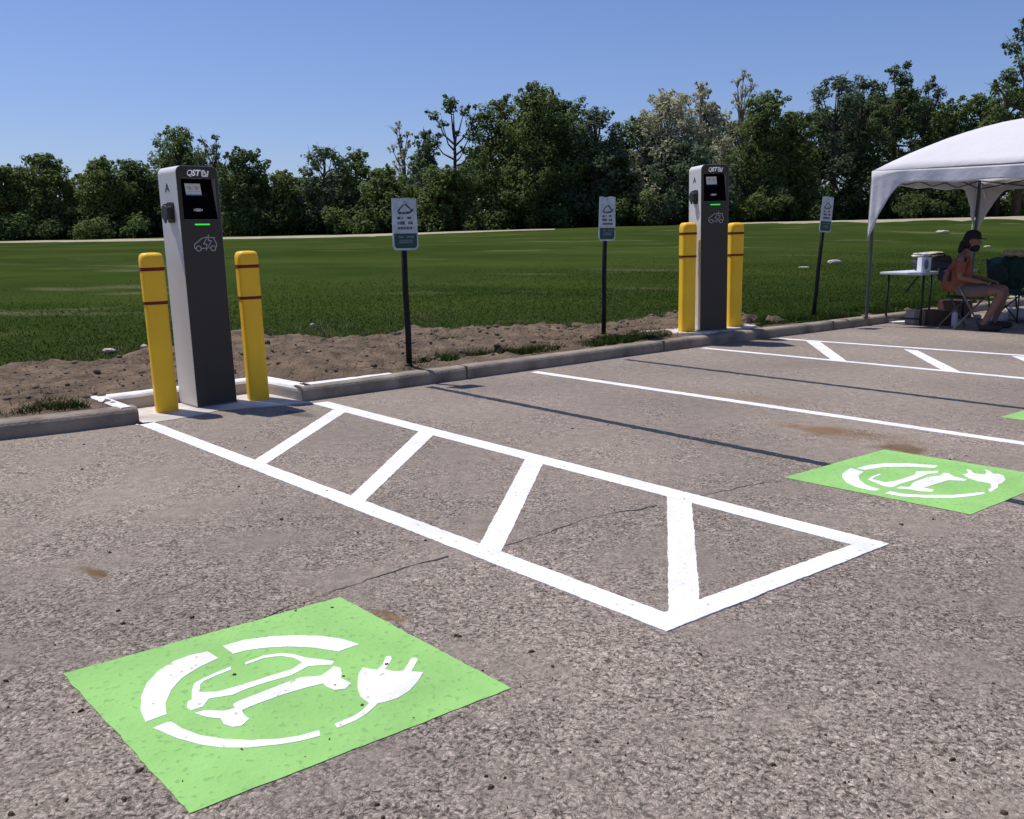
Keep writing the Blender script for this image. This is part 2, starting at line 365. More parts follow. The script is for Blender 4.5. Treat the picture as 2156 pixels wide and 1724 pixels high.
ss = [.10] + list(np.arange(.23, 7, .13)) + [7.4, 8, 9, 10, 11.5, 13, 15, 17, 20, 23, 26, 30, 34, 38, 42, 46, 50, 55, 60, 70, 90, 130, 200, 350, 600]
tag(terrain('lawn', xs, ss, zlawn, LAWN), kind='structure')
tag(terrain('dirt_ground', xs_f, ss_f, zdirt, DIRT, keep=lambda q: max(dirt_amount(v[0], v[1], v[1]-yk(v[0])) for v in q) > -.3), kind='structure')
def path(v0, v1, y0, y1, n=60, t0=1., t1=1.):
    V = []; Fc = []
    for i in range(n+1):
        vx = v0+(v1-v0)*i/n; f = i/n; wd = (t0+(t1-t0)*f)
        yc = (y0+y1)/2; hw = (y1-y0)/2*wd
        for j in range(5):
            y = yc+hw*(j/2-1) + .5*mnoise.noise(Vector((vx*.02, j, 0))); x = (vx-1078)/1850*y
            V.append((x, y, T(x, y)+(.035 if j in (1, 2, 3) else -.04)))
    for i in range(n):
        for j in range(4): a = i*5+j; Fc.append((a, a+5, a+6, a+1))
    me = bpy.data.meshes.new('path'); me.from_pydata(V, [], Fc); o = finish('path', me, GRAVEL, smooth=True); o['kind'] = 'structure'
    return o
path(-900, 800, 48, 60); path(800, 1170, 49, 59, 30, 1, .12); path(1530, 3200, 51, 59, 60, .5, 1.)

# kerbs
def kerb(name, pts, width, mat, close_ends=True, h=KH, topmat=None):
    """front edge polyline, body on the left-hand side of travel"""
    P = [Vector(p) for p in pts]; n = len(P); prof = [(0, -.05), (.002, h-.052), (.006, h-.032), (.017, h-.014), (.033, h-.004), (.052, h), (width-.02, h), (width, h-.015), (width, -.05)]
    offs = []
    for i in range(n):
        d0 = (P[i]-P[i-1]).normalized() if i else (P[1]-P[0]).normalized(); d1 = (P[i+1]-P[i]).normalized() if i < n-1 else d0
        n0 = Vector((-d0.y, d0.x)); n1 = Vector((-d1.y, d1.x)); b = (n0+n1).normalized(); offs.append(b/max(b.dot(n0), .35))
    V = []; Fc = []; k = len(prof)
    for i in range(n):
        for (o_, z) in prof: q = P[i]+offs[i]*o_; V.append((q.x, q.y, z))
    for i in range(n-1):
        for j in range(k-1): a = i*k+j; Fc.append((a, a+k, a+k+1, a+1))
    Fc += [tuple(range(k)), tuple((n-1)*k+j for j in reversed(range(k)))]
    me = bpy.data.meshes.new(name); me.from_pydata(V, [], Fc)
    bm = bmesh.new(); bm.from_mesh(me)
    bmesh.ops.recalc_face_normals(bm, faces=bm.faces); bm.to_mesh(me); bm.free()
    o = finish(name, me, mat if not topmat else [mat, topmat]); o['kind'] = 'structure'
    if topmat:
        for p in me.polygons:
            if p.normal.z > .5: p.material_index = 1
    return o
def dense(pts, step=.25, amp=.006, lo=-7, hi=14):
    out = []
    for a, b in zip(pts, pts[1:]):
        a, b = Vector(a), Vector(b); L = (b-a).length; k = max(1, int(L/step)) if lo < a.x < hi else 1
        for j in range(k):
            p = a+(b-a)*j/k; out.append((p.x+amp*mnoise.noise(Vector((p.x*2, p.y*2, 1))), p.y+amp*mnoise.noise(Vector((p.x*2, p.y*2, 5)))))
    return out+[tuple(pts[-1])]
kerb('kerb', dense(KL), .17, CONC)
kerb('kerb', dense(KR), .17, CONC)
def joint(fx, dark=.011):
    y = yk(fx); p = Vector((fx, y)); q = Vector((fx+.4, yk(fx+.4))); d = (q-p).normalized(); nn = Vector((-d.y, d.x)); a = p-nn*.0015; mb = MB()
    pl = [a-d*dark/2, a+d*dark/2, a+d*dark/2+nn*.172, a-d*dark/2+nn*.172]; mb.prism([(v.x, v.y) for v in pl], .0, KH+.0012)
    tag(mb.build('kerb_joint', mk('joint_filler', (.06, .052, .045), 1.)), kind='structure')
for fx in (-4.9, -.42, 1.75, 4.45, 6.6): joint(fx)
# the bay around the first charger: white-topped upstand on three sides
kerb('kerb', [(-2.745, 6.325), (-3.12, 6.73), (-2.2, 7.55), (-1.74, 7.125)], .13, mk('bay_concrete', (0.42, 0.39, 0.36), .85, (0.28, 0.26, 0.24), 5, .003, 50), topmat=CONCW, h=KH+.004)
for a, b in (((-1.69, 7.13), (-1.02, 7.70)),):          # white paint on top of the kerb next to the bay
    a, b = Vector(a), Vector(b); d = (b-a).normalized(); nn = Vector((-d.y, d.x))
    pl = [a+nn*.035, b+nn*.06, b+nn*.145, a+nn*.145]
    tag(MB().prism(rough_poly(pl, .05, .006), KH+.001, KH+.004).build('kerb_paint', CONCW), kind='structure')
pad = [(-2.72, 6.20), (-2.60, 6.33), (-2.42, 6.50), (-2.28, 6.74), (-2.02, 6.86), (-1.78, 6.96), (-1.62, 7.04), (-1.72, 7.10), (-2.20, 7.57), (-3.13, 6.74), (-2.75, 6.33)]
pb = MB().prism(rough_poly(pad, .06, .01), -.02, .004); tag(pb.build('pavement', PADC), kind='structure')
pad2 = [(1.82, 10.52), (2.30, 10.58), (2.62, 10.88), (3.15, 11.34), (3.2, 11.52), (2.9, 11.75), (2.55, 11.55), (2.0, 11.05), (1.55, 10.85)]
tag(MB().prism(rough_poly(pad2, .08, .012), .05, .15).build('pavement', PADC), kind='structure')

# ------------------------------------------------------------------ road markings
def strip(img, z0=.0005, z1=.0025, amp=.003, mat=WHITE, name='road_marking', build=True, mb=None):
    p = [G(*q) for q in img]; mb = mb or MB(); mb.prism(rough_poly([(v.x, v.y) for v in p], .02, amp), z0, z1)
    if build: return tag(mb.build(name, mat), kind='structure')
    return mb
hb = MB()
for q in ([(730, 866), (701, 863), (528, 974), (553, 982)], [(915, 914), (884, 906), (733, 1050), (764, 1060)], [(1146, 971), (1108, 962), (1003, 1160), (1050, 1174)], [(1455, 1044), (1404, 1032), (1408, 1302), (1474, 1270)]):
    strip(q, z1=.0025, build=False, mb=hb)
strip([(286, 892), (1404, 1331), (1440, 1306), (322, 889)], z1=.0040, build=False, mb=hb)
strip([(656, 850), (690, 846), (1872, 1146), (1800, 1150)], z1=.0040, build=False, mb=hb)
strip([(1404, 1331), (1393, 1293), (1800, 1146), (1872, 1147)], z1=.0052, build=False, mb=hb)
tag(hb.build('road_marking', WHITE), kind='structure')
hb = MB()
A0, A1, B0, B1 = G(1480, 733), G(2156, 797), G(1640, 713), G(2156, 749)
for a, b, wd in ((A0, A0+(A1-A0)*1.9, .095), (B0, B0+(B1-B0)*2.2, .095)):
    d = (b-a).normalized(); nn = Vector((-d.y, d.x, 0)); pl = [a-nn*wd/2, b-nn*wd/2, b+nn*wd/2, a+nn*wd/2]
    hb.prism(rough_poly([(v.x, v.y) for v in pl], .07, .005), .0005, .0040)
for q in ([(1697, 718), (1727, 720), (1785, 762), (1751, 758)], [(1903, 735), (1932, 738), (2028, 786), (1988, 782)], [(2130, 750), (2160, 751), (2330, 815), (2280, 811)]): strip(q, build=False, mb=hb)
tag(hb.build('road_marking', WHITE), kind='structure')
def longline(a, b, wd, mat, ext=1., amp=.005):
    a, b = G(*a), G(*b); b = a+(b-a)*ext; d = (b-a).normalized(); nn = Vector((-d.y, d.x, 0)); pl = [a-nn*wd/2, b-nn*wd/2, b+nn*wd/2, a+nn*wd/2]
    return tag(MB().prism(rough_poly([(v.x, v.y) for v in pl], .03, amp), .0005, .0025 if mat is WHITE else .0014).build('road_marking', mat), kind='structure')
longline((1125, 783), (2156, 934), .10, WHITE, 1.25)
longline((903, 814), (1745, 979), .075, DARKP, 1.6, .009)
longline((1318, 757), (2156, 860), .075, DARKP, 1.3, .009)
# cracks in the asphalt
CRK = mk('crack_dark', (0.05, 0.045, 0.04), .95)
def crack(pts, wd):
    P = [G(*p) for p in pts]; L_, R__ = [], []
    Q = []
    for a, b in zip(P, P[1:]):
        k = max(2, int((b-a).length/.03))
        for j in range(k): q = a+(b-a)*j/k; Q.append(Vector((q.x+.02*mnoise.noise(q*9), q.y+.02*mnoise.noise(q*9+Vector((5, 0, 0)))+.008*random.uniform(-1, 1))))
    for i, q in enumerate(Q):
        d = (Q[min(i+1, len(Q)-1)]-Q[max(i-1, 0)]).normalized(); nn = Vector((-d.y, d.x)); u = wd*(.15+.85*abs(mnoise.noise(Vector((q.x*5, q.y*5, 2))))*1.8)
        L_.append((*(q+nn*u), .0022)); R__.append((*(q-nn*u), .0022))
    n = len(Q); mb = MB().add(L_+R__, [(i, i+n, i+n+1, i+1) for i in range(n-1)])
    tag(mb.build('road_crack', CRK), kind='structure')
crack([(560, 1300), (700, 1245), (800, 1212), (870, 1190), (960, 1168)], .0055)
crack([(1060, 1150), (1160, 1120), (1230, 1092), (1330, 1075), (1390, 1062)], .008)
crack([(1440, 1050), (1520, 1035), (1600, 1018), (1650, 1012)], .007)
crack([(300, 1265), (420, 1225), (470, 1220)], .002)

# green bays with their charging symbol
def bay(corners_img, shapes, label, group='green charging bay squares', shift=None):
    P = [G(*c) if not isinstance(c, Vector) else c for c in corners_img]
    c = sum(P, Vector())/4; root = empty('painted_bay_square', (c.x, c.y, 0), 0, label, 'ground marking', group)
    o = MB().prism(rough_poly([(v.x-c.x, v.y-c.y) for v in P], .03, .0035), .0008, .0028).build('green_field', GREEN, root)
    if shapes:
        mb = MB()
        for s in shapes:
            q = [G(*p)+(shift or Vector()) for p in s]
            mb.prism(rough_poly([(v.x-c.x, v.y-c.y) for v in q], .02, .0012), .0008, .0042)
        mb.build('vehicle_emblem', WHITE, root)
    return root
z1 = lambda L_: [(105.3+.4639*x, 1237+.4639*y) for x, y in L_]
z2 = lambda L_: [(1579.2+.2676*x, 842.2+.2676*y) for x, y in L_]
S1 = [[(715,295),(765,325),(680,365),(600,415),(550,470),(525,530),(530,580),(435,615),(412,560),(415,500),(440,440),(490,385),(560,340),(640,310)],
 [(785,270),(880,242),(1000,226),(1120,221),(1230,224),(1320,236),(1405,262),(1310,295),(1200,278),(1080,272),(960,280),(880,292),(830,306)],
 [(468,642),(545,612),(600,645),(680,675),(780,692),(900,698),(1040,692),(1130,678),(1222,653),(1228,678),(1130,703),(1020,720),(900,732),(780,732),(680,718),(580,690)],
 [(885,345),(970,313),(1050,302),(1110,308),(1160,322),(1290,338),(1280,355),(1215,358),(1170,362),(1130,385),(1090,405),(1000,430),(900,462),(830,492),(780,500),(720,510),(695,545),(640,563),(622,550),(625,525),(645,512),(645,470),(655,440),(690,420),(760,388),(820,363),(822,378),(760,402),(700,428),(682,445),(683,480),(760,478),(860,450),(980,412),(1100,375),(1145,345),(1110,325),(1050,315),(970,325),(890,355)],
 [(655,575),(700,562),(790,565),(840,552),(830,535),(860,518),(960,480),(1060,440),(1140,412),(1230,405),(1260,385),(1290,362),(1318,370),(1325,395),(1320,415),(1368,440),(1340,465),(1290,470),(1255,455),(1240,440),(1160,460),(1060,490),(960,525),(870,562),(880,580),(905,602),(870,632),(830,638),(790,625),(775,600),(720,595)],
 [(1420,368),(1485,378),(1510,355),(1525,318),(1545,315),(1552,328),(1540,350),(1520,375),(1560,385),(1605,382),(1640,325),(1660,322),(1670,332),(1640,385),(1695,390),(1670,430),(1630,475),(1580,505),(1520,525),(1490,530),(1440,575),(1390,608),(1305,643),(1292,625),(1380,588),(1420,560),(1448,530),(1410,500),(1395,460),(1400,400)]]
S2 = [[(790,540),(893,568),(855,600),(860,630),(900,665),(960,690),(1022,705),(990,720),(930,712),(840,690),(760,655),(725,610),(730,580)],
 [(835,543),(930,515),(1060,503),(1250,502),(1482,520),(1450,540),(1280,530),(1060,530),(905,556)],
 [(1060,740),(1100,722),(1200,742),(1380,752),(1600,752),(1840,728),(1848,742),(1760,760),(1600,775),(1380,775),(1200,765)],
 [(925,630),(960,605),(1020,583),(1030,592),(980,610),(960,628),(1070,652),(1150,640),(1300,590),(1310,565),(1480,562),(1475,580),(1400,585),(1300,630),(1180,665),(1120,692),(1060,685),(990,655)],
 [(1150,700),(1180,685),(1250,690),(1290,650),(1400,610),(1500,600),(1520,578),(1560,580),(1600,605),(1705,628),(1690,642),(1560,635),(1480,660),(1370,695),(1450,712),(1430,728),(1330,722),(1270,710)],
 [(1670,590),(1720,580),(1700,548),(1735,555),(1760,582),(1850,590),(1860,570),(1845,550),(1880,560),(1915,585),(1960,585),(1995,600),(2010,635),(1980,660),(1955,665),(1950,695),(1890,730),(1872,712),(1900,690),(1890,662),(1800,645),(1720,620)]]
bay([(132, 1420), (716, 1258), (1076, 1450), (399, 1714)], [z1(s) for s in S1], 'large green painted square with white car and plug emblem, nearest the hatched white box')
a, b, d = G(1651, 1006), G(1861, 947), G(2044, 1084)
bay([a, b, b+d-a, d], [z2(s) for s in S2], 'green painted square whose emblem plug is a smudged blot, lying across the dark stripe')
a3 = G(2104, 879); sh = a3-a; bay([a+sh, b+sh, b+d-a+sh, d+sh], [z2(s) for s in S2], 'green painted square almost wholly cut off by the photo edge, only its corner showing', shift=sh)

fl = [MB(), MB()]
for k in range(200):
    px_, py_ = random.uniform(-60, 2250), 700+1050*random.random()**.8; g = G(px_, py_)
    if g.y > yk(g.x)-.05: continue
    kd = 0; r_ = random.choice((.003, .004, .005, .007, .011)); a0 = random.random()*6; n_ = 7; asp = random.uniform(.25, .9)
    ring = [Vector((math.cos(2*PI*j/n_)*r_*random.uniform(.6, 1.3), math.sin(2*PI*j/n_)*r_*asp*random.uniform(.6, 1.3), 0)) for j in range(n_)]
    R_ = Matrix.Rotation(a0, 3, 'Z'); zt = r_*(.5 if kd else .25)
    lo_ = [g+R_ @ v+Vector((0, 0, .0003)) for v in ring]; hi_ = [g+(R_ @ v)*.6+Vector((0, 0, zt+.004)) for v in ring]
    fl[kd].add(lo_+hi_, [(j, (j+1) % n_, (j+1) % n_+n_, j+n_) for j in range(n_)]+[tuple(j+n_ for j in range(n_))])
tag(fl[0].build('debris', mk('dead_leaf_bits', (.075, .052, .032), .9)), kind='stuff')
# ------------------------------------------------------------------ text helper
def text_mesh(s, size, shear=0., bold=0., extrude=.0005, align='CENTER'):
    cu = bpy.data.curves.new('t', 'FONT'); cu.body = s; cu.size = size; cu.shear = shear; cu.offset = bold; cu.extrude = extrude; cu.align_x = align; cu.align_y = 'CENTER'; cu.resolution_u = 3
    o = bpy.data.objects.new('t', cu); COL.objects.link(o); dg = bpy.context.evaluated_depsgraph_get(); dg.update()
    me = bpy.data.meshes.new_from_object(o.evaluated_get(dg)); bpy.data.objects.remove(o); bpy.data.curves.remove(cu); return me
def text(name, s, size, M, mat, parent, **kw):
    me = text_mesh(s, size, **kw); me.transform(M); me.materials.clear(); return finish(name, me, mat, parent)
def ribbon(mb, pts, wd, M, t=.0012, closed=False):
    P = [Vector(p) for p in pts]; n = len(P); L_ = []; R__ = []
    for i in range(n):
        a = P[(i-1) % n] if (i or closed) else P[i]; b = P[(i+1) % n] if (i < n-1 or closed) else P[i]
        d0 = (P[i]-a); d1 = (b-P[i]); d0 = d0.normalized() if d0.length else d1.normalized(); d1 = d1.normalized() if d1.length else d0
        n0 = Vector((-d0.y, d0.x)); n1 = Vector((-d1.y, d1.x)); bb = (n0+n1); bb = bb.normalized() if bb.length > .01 else n0; k = wd/2/max(bb.dot(n0), .45)
        L_.append(P[i]+bb*k); R__.append(P[i]-bb*k)
    rng_ = range(n if closed else n-1)
    for i in rng_:
        j = (i+1) % n; vs = [M @ Vector((*q, t)) for q in (L_[i], R__[i], R__[j], L_[j])]+[M @ Vector((*q, 0)) for q in (L_[i], R__[i], R__[j], L_[j])]
        mb.add(vs, [(0, 1, 2, 3), (7, 6, 5, 4), (0, 4, 5, 1), (3, 2, 6, 7)])
    return mb

# ------------------------------------------------------------------ charger
CW, CD, CH = .335, .325, 1.865
def make_charger(label):
    root = empty('charging_pedestal', (0, 0, 0), 0, label, 'charging station', 'electric vehicle charging pedestals')
    def outline(w_, h_, r, z0=0., n=8):
        p = [(-w_/2, z0), (w_/2, z0), (w_/2, h_-r)]
        for k in range(1, n+1): a = k/n*PI/2; p.append((w_/2-r+r*math.cos(a), h_-r+r*math.sin(a)))
        for k in range(1, n+1): a = PI/2+k/n*PI/2; p.append((-w_/2+r+r*math.cos(a), h_-r+r*math.sin(a)))
        return p[:-1] + [(-w_/2, h_-r)]
    XZ = Matrix(((1, 0, 0, 0), (0, 0, 1, 0), (0, 1, 0, 0), (0, 0, 0, 1)))       # (x, z, y) -> world local
    def extr(poly, y0, y1): mb = MB(); mb.prism(poly, y0, y1, XZ); me = mb.mesh(); bm = bmesh.new(); bm.from_mesh(me); bmesh.ops.recalc_face_normals(bm, faces=bm.faces); bm.to_mesh(me); bm.free(); return me
    body = finish('cabinet', extr(outline(CW, CH, .052), -CD/2, CD/2), [SILVER, RIM], root)
    front = finish('front_panel', extr(outline(CW-.006, CH-.003, .050, .002), -CD/2-.004, -CD/2+.02), DARKF, root)
    # wedge-shaped recess
    u0, u1, zt, zb, dp = -.135, .142, 1.775, 1.462, .072
    yf = -CD/2-.004
    cut = MB().add([(u0, yf-.02, zb), (u1, yf-.02, zb), (u1, yf-.02, zt), (u0, yf-.02, zt), (u0, yf+.004, zb), (u1, yf+.004, zb), (u1, yf+dp, zt), (u0, yf+dp, zt)],
                   [(0, 1, 2, 3), (7, 6, 5, 4), (0, 4, 5, 1), (1, 5, 6, 2), (2, 6, 7, 3), (3, 7, 4, 0)])
    me = cut.mesh(); bm = bmesh.new(); bm.from_mesh(me); bmesh.ops.recalc_face_normals(bm, faces=bm.faces); bm.to_mesh(me); bm.free()
    co_ = finish('cutter', me, SILVER)
    for o in (body, front):
        md = o.modifiers.new('b', 'BOOLEAN'); md.object = co_; md.operation = 'DIFFERENCE'; md.solver = 'EXACT'; apply(o)
    bpy.data.objects.remove(co_)
    # rim: the thin edge between silver side and dark front
    for p in body.data.polygons: p.use_smooth = False
    # recess lining
    e = .0015
    mb = MB()
    A = [(u0+e, yf+.0005, zb+e), (u1-e, yf+.0005, zb+e), (u1-e, yf+.0005, zt-e), (u0+e, yf+.0005, zt-e)]; Bk = [(u0+e, yf+.003, zb+e), (u1-e, yf+.003, zb+e), (u1-e, yf+dp-.002, zt-e), (u0+e, yf+dp-.002, zt-e)]
    mb.add(A+Bk, [(0, 1, 5, 4), (1, 2, 6, 5), (2, 3, 7, 6), (3, 0, 4, 7)])
    mb.build('screen_recess', mk('recess_grey', (0.30, 0.30, 0.30), .5), root)
    # tilted glass
    sl_ = (dp-.006)/(zt-zb)
    def gl(x, z, off=0.): return Vector((x, yf+.0025+(z-zb)*sl_ - off, z))
    mb = MB(); x0, x1 = u0+.0025, u1-.0025
    mb.add([gl(x0, zb+.003), gl(x1, zb+.003), gl(x1, zt-.003), gl(x0, zt-.003)], [(0, 1, 2, 3)]); glass = mb.build('touch_screen', BLACKG, root)
    # plane matrix: x right, y up along the glass, z out of it
    ya = Vector((0, sl_, 1)).normalized(); za = Vector((1, 0, 0)).cross(ya)
    def GM(x, z, off=.0015):
        p = gl(x, z)+za*off; return Matrix(((1, ya.x, za.x, p.x), (0, ya.y, za.y, p.y), (0, ya.z, za.z, p.z), (0, 0, 0, 1)))
    MG = GM(-.020, 1.692)
    dsp = MB().box((0, 0, 0), (.124, .090, .001)); me = dsp.mesh(); me.transform(MG); lcd = finish('display', me, LCD, glass)
    MG = GM(-.020, 1.692, .0028)
    mb = MB(); mb.box((0, -.041, 0), (.124, .008, .001)); me = mb.mesh(); me.transform(MG); finish('status_strip', me, BLUE, lcd)
    for sx in (-1, 1):
        me = MB().box((sx*.030, -.027, 0), (.024, .011, .001)).mesh(); me.transform(MG); finish('start_button', me, AMBER, lcd)
    mb = MB(); I4 = Matrix.Identity(4)
    for sx in (-1, 1):
        ring = [(sx*.028+.0125*math.cos(a)*(1 if math.sin(a) < .5 else .9), .010+.0135*min(math.sin(a), .72)) for a in np.linspace(0, 2*PI, 18, endpoint=False)]
        ribbon(mb, ring, .0022, I4, .001, True)
        for (dx, dy) in ((-.005, .004), (.0, .004), (.005, .004), (-.0065, -.001), (0, -.002), (.0065, -.001), (-.003, -.007), (.003, -.007)): mb.box((sx*.028+dx, .010+dy, .0004), (.0028, .0028, .001))
        mb.box((sx*.030, -.0165, 0), (.038, .0018, .001))
    mb.box((0, 0, 0), (.0008, .06, .0006)); mb.box((-.053, .0405, 0), (.008, .002, .001)); mb.box((-.01, .0405, 0), (.05, .0016, .001)); mb.box((.045, .0405, 0), (.018, .0018, .001))
    me = mb.mesh(); me.transform(MG); finish('socket_icons', me, INK, lcd)
    for s, x in (('A', -.051), ('B', .051)): text('bay_letter', s, .010, MG @ Matrix.Translation((x, .018, .0005)), INK, lcd, bold=.0002)
    MC = GM(-.008, 1.535)
    cd = text('card_symbol', 'CARD', .013, MC, LOGO, glass, bold=.0004)
    mb = MB(); ribbon(mb, [(-.019, -.009), (.019, -.009), (.021, -.006), (.021, .009), (.018, .011), (-.018, .011), (-.021, .009), (-.021, -.006)], .0013, MC, .001, True)
    for sx in (-1, 1):
        for r, h in ((.028, .006), (.033, .009)): ribbon(mb, [(sx*(r-.001), -h), (sx*(r+.001), 0), (sx*(r-.001), h)], .0013, MC, .001)
    mb.build('card_frame', LOGO, glass)
    # flat front graphics
    def FM(x, z, off=.001): return Matrix(((1, 0, 0, x), (0, 0, -1, yf-off), (0, 1, 0, z), (0, 0, 0, 1)))
    lg = text('brand_lettering', 'ST', .058, FM(-.013, 1.810) @ Matrix.Scale(1.06, 4, (0, 1, 0)), LOGO, root, shear=.3, bold=.0020)
    text('initial_letter', 'Q', .058, FM(-.066, 1.810) @ Matrix.Scale(1.06, 4, (0, 1, 0)), LOGO, lg, shear=.3); text('initial_letter', 'Q', .058, FM(-.0635, 1.810, .0014) @ Matrix.Scale(1.06, 4, (0, 1, 0)), LOGO, lg, shear=.3)
    mb = MB()
    for k in range(6):
        z = -.017+.0072*k; mb.box(FM(-.083+z*.25, 1.810+z, .0026) @ Vector((0, 0, 0)), (.022, .001, .0026))
    mb.build('speed_lines', DARKF, lg)
    ev1, ev2 = MB(), MB(); ME = FM(.060, 1.810)
    Ept = [(.001, .019), (-.018, .019), (-.021, .015), (-.021, -.016), (-.018, -.020), (.006, -.020)]; Ebar = [(-.021, 0), (-.003, 0)]; Vpt = [(-.001, .019), (.013, -.019), (.019, -.019), (.030, .020)]
    for p in (Ept, Ebar, Vpt): ribbon(ev1, p, .0105, ME, .001)
    ev1.build('outline_lettering', LOGO, lg)
    ME2 = FM(.060, 1.810, .0022)
    for p in (Ept, Ebar, Vpt): ribbon(ev2, p, .0022, ME2, .0008)
    ev2.build('outline_core', DARKF, lg)
    mb = MB(); p = []
    for k in range(9): a = PI/2+PI*k/8; p.append((-.055+.0055*math.cos(a), .0055*math.sin(a)))
    for k in range(9): a = -PI/2+PI*k/8; p.append((.055+.0055*math.cos(a), .0055*math.sin(a)))
    mb.prism(p, 0, .002, FM(.006, 1.426)); mb.build('status_light', LED, root)
    # car icon, drawn in zoomed photo units: x 925..1235, y 1065..1275
    def ic(L_): return [((x-1080)/310*.185, -(y-1170)/310*.185) for x, y in L_]
    mb = MB(); MI = FM(.017, 1.285)
    body_ = ic([(955, 1240), (932, 1240), (928, 1200), (935, 1180), (975, 1158), (1020, 1120), (1060, 1103), (1110, 1098)])
    ribbon(mb, body_, .006, MI)
    ribbon(mb, ic([(1140, 1100), (1212, 1106), (1205, 1130), (1228, 1170), (1230, 1215), (1222, 1232)]), .006, MI)
    ribbon(mb, ic([(1018, 1238), (1080, 1238)]), .006, MI); ribbon(mb, ic([(1120, 1235), (1145, 1235)]), .006, MI)
    for cx_ in (983, 1180): ribbon(mb, ic([(cx_+33*math.cos(a), 1240+33*math.sin(a)) for a in np.linspace(0, 2*PI, 20, endpoint=False)]), .006, MI, closed=True)
    ribbon(mb, ic([(1132, 1068), (1055, 1180), (1098, 1188), (1082, 1265), (1165, 1145), (1122, 1138)]), .006, MI, closed=True)
    mb.build('car_icon', ICON, root)
    # left side: letter and socket; local -x face. (x', y') on the face: x' towards the front
    def SM(y, z, off=.0012): return Matrix(((0, 0, -1, -CW/2-off), (-1, 0, 0, y), (0, 1, 0, z), (0, 0, 0, 1)))
    text('side_letter', 'A', .088, SM(.010, 1.705) @ Matrix.Scale(1.35, 4, (1, 0, 0)), INK, root, bold=.0012)
    sk = MB(); R0 = SM(-.028, 1.520, 0)
    def rr(w_, h_, r, n=5):
        return [(sx*(w_/2-r)+r*math.cos(a), sy*(h_/2-r)+r*math.sin(a)) for (sx, sy, a0) in ((1, 1, 0), (-1, 1, PI/2), (-1, -1, PI), (1, -1, 1.5*PI)) for a in [a0+PI/2*k/n for k in range(n+1)]]
    sk.prism(rr(.155, .118, .018), 0, .012, R0 @ Matrix.Rotation(PI/2, 4, 'Z'))
    sk.prism(rr(.085, .095, .020), .012, .045, R0); sock = sk.build('charging_socket', BLACKP, root, bevel=.003)
    lid = MB(); circ = [(.055*math.cos(a), -.002+.059*math.sin(a)) for a in np.linspace(0, 2*PI, 28, endpoint=False)]
    lid.prism(circ, .046, .060, R0); lid.prism([(-.016, -.078), (.010, -.078), (.012, -.054), (-.018, -.054)], .047, .058, R0); lid.prism([(-.030, .045), (.03, .045), (.026, .066), (-.026, .066)], .040, .050, R0)
    lid.build('socket_lid', BLACKP, sock, bevel=.002)
    mb = MB(); mb.box((0, 0, .006), (CW+.012, CD+.012, .012)); mb.build('base_plate', mk('base_metal', (.12, .12, .12), .6), root)
    return root
c1 = make_charger('larger nearby grey and black charging pedestal standing inside the white-topped kerb bay')
n1 = Vector((.69, -.72)); c1.rotation_euler = (0, 0, math.atan2(n1.y, n1.x)+PI/2)
# place so that the front left corner sits where it stands in the bay
def place(o, fl, rz, sc=1., z=0.):
    off = Matrix.Rotation(rz, 3, 'Z') @ Vector((-CW/2, -CD/2, 0))*sc; o.location = (fl[0]-off.x, fl[1]-off.y, z); o.rotation_euler = (0, 0, rz); o.scale = (sc, sc, sc)
g = G(416, 859.5); place(c1, g, math.atan2(-.72, .69)+PI/2)
c1.rotation_euler.y = 0
c2 = copy_tree(c1); c2['label'] = 'smaller distant grey and black charging pedestal on a low pad behind the kerb'
g = G(1473.5, 697, .15); place(c2, g, math.atan2(-.976, .215)+PI/2, 1.06, .15); SEC = c2
# lean of the first one, as it stands in the photograph
def lean(o, dx, dy): o.matrix_world = Matrix.Translation(o.location) @ Matrix.Rotation(dx, 4, Vector((0, 1, 0))) @ Matrix.Rotation(dy, 4, Vector((1, 0, 0))) @ Matrix.Translation(-Vector(o.location)) @ o.matrix_basis
lean(c1, math.radians(-.8), 0); lean(c2, math.radians(-1.4), 0)

# ------------------------------------------------------------------ bollards
def make_bollard(label):
    root = empty('bollard', (0, 0, 0), 0, label, 'bollard', 'yellow bollards beside the chargers')
    r, h = .082, 1.22; e = .9
    MB().lathe([(r, 0), (r*1.0, .3), (r*.985, .7), (r, .845)], n=48, pw=5).build('sleeve', YEL, root, auto=.7)
    MB().lathe([(r*1.03, .858), (r*1.03, 1.10)], n=48, pw=5).build('upper_sleeve', YEL, root, auto=.7)
    prof = [(r*1.04, 1.10), (r*1.05, 1.115), (r*1.05, h-.055), (r*1.0, h-.03), (r*.90, h-.012), (r*.72, h-.003), (r*.4, h), (.002, h+.001)]
    MB().lathe(prof, n=48, pw=4.5).build('cap', YEL, root, auto=.7)
    for z, hh in ((.846, .023), (1.098, .026)): MB().lathe([(r*1.06, z-hh/2), (r*1.06, z+hh/2)], n=48, pw=5).build('reflective_band', RED, root, auto=.7)
    return root
b0 = make_bollard('yellow bollard against the silver socket side of the nearer charger')
specs = [((343.5, 870), 0., 1., None, 28), ((538.5, 844), 0., 1., 'yellow bollard at the dark front side of the nearer charger', 28),
         ((1448, 698.5), .15, 1.07, 'small distant yellow bollard partly overlapping the far charger', 8), ((1546.5, 687.8), .15, 1.07, 'small distant yellow bollard clear of the far charger on its sunless side', 8)]
for i, (px, z, sc, lb, rz) in enumerate(specs):
    o = b0 if i == 0 else copy_tree(b0)
    if lb: o['label'] = lb
    g = G(*px, z); o.location = (g.x, g.y+.08, z); o.scale = (sc, sc, sc); o.rotation_euler = (0, 0, math.radians(rz))
    lean(o, math.radians(-1.1 if i < 2 else -.8), 0)

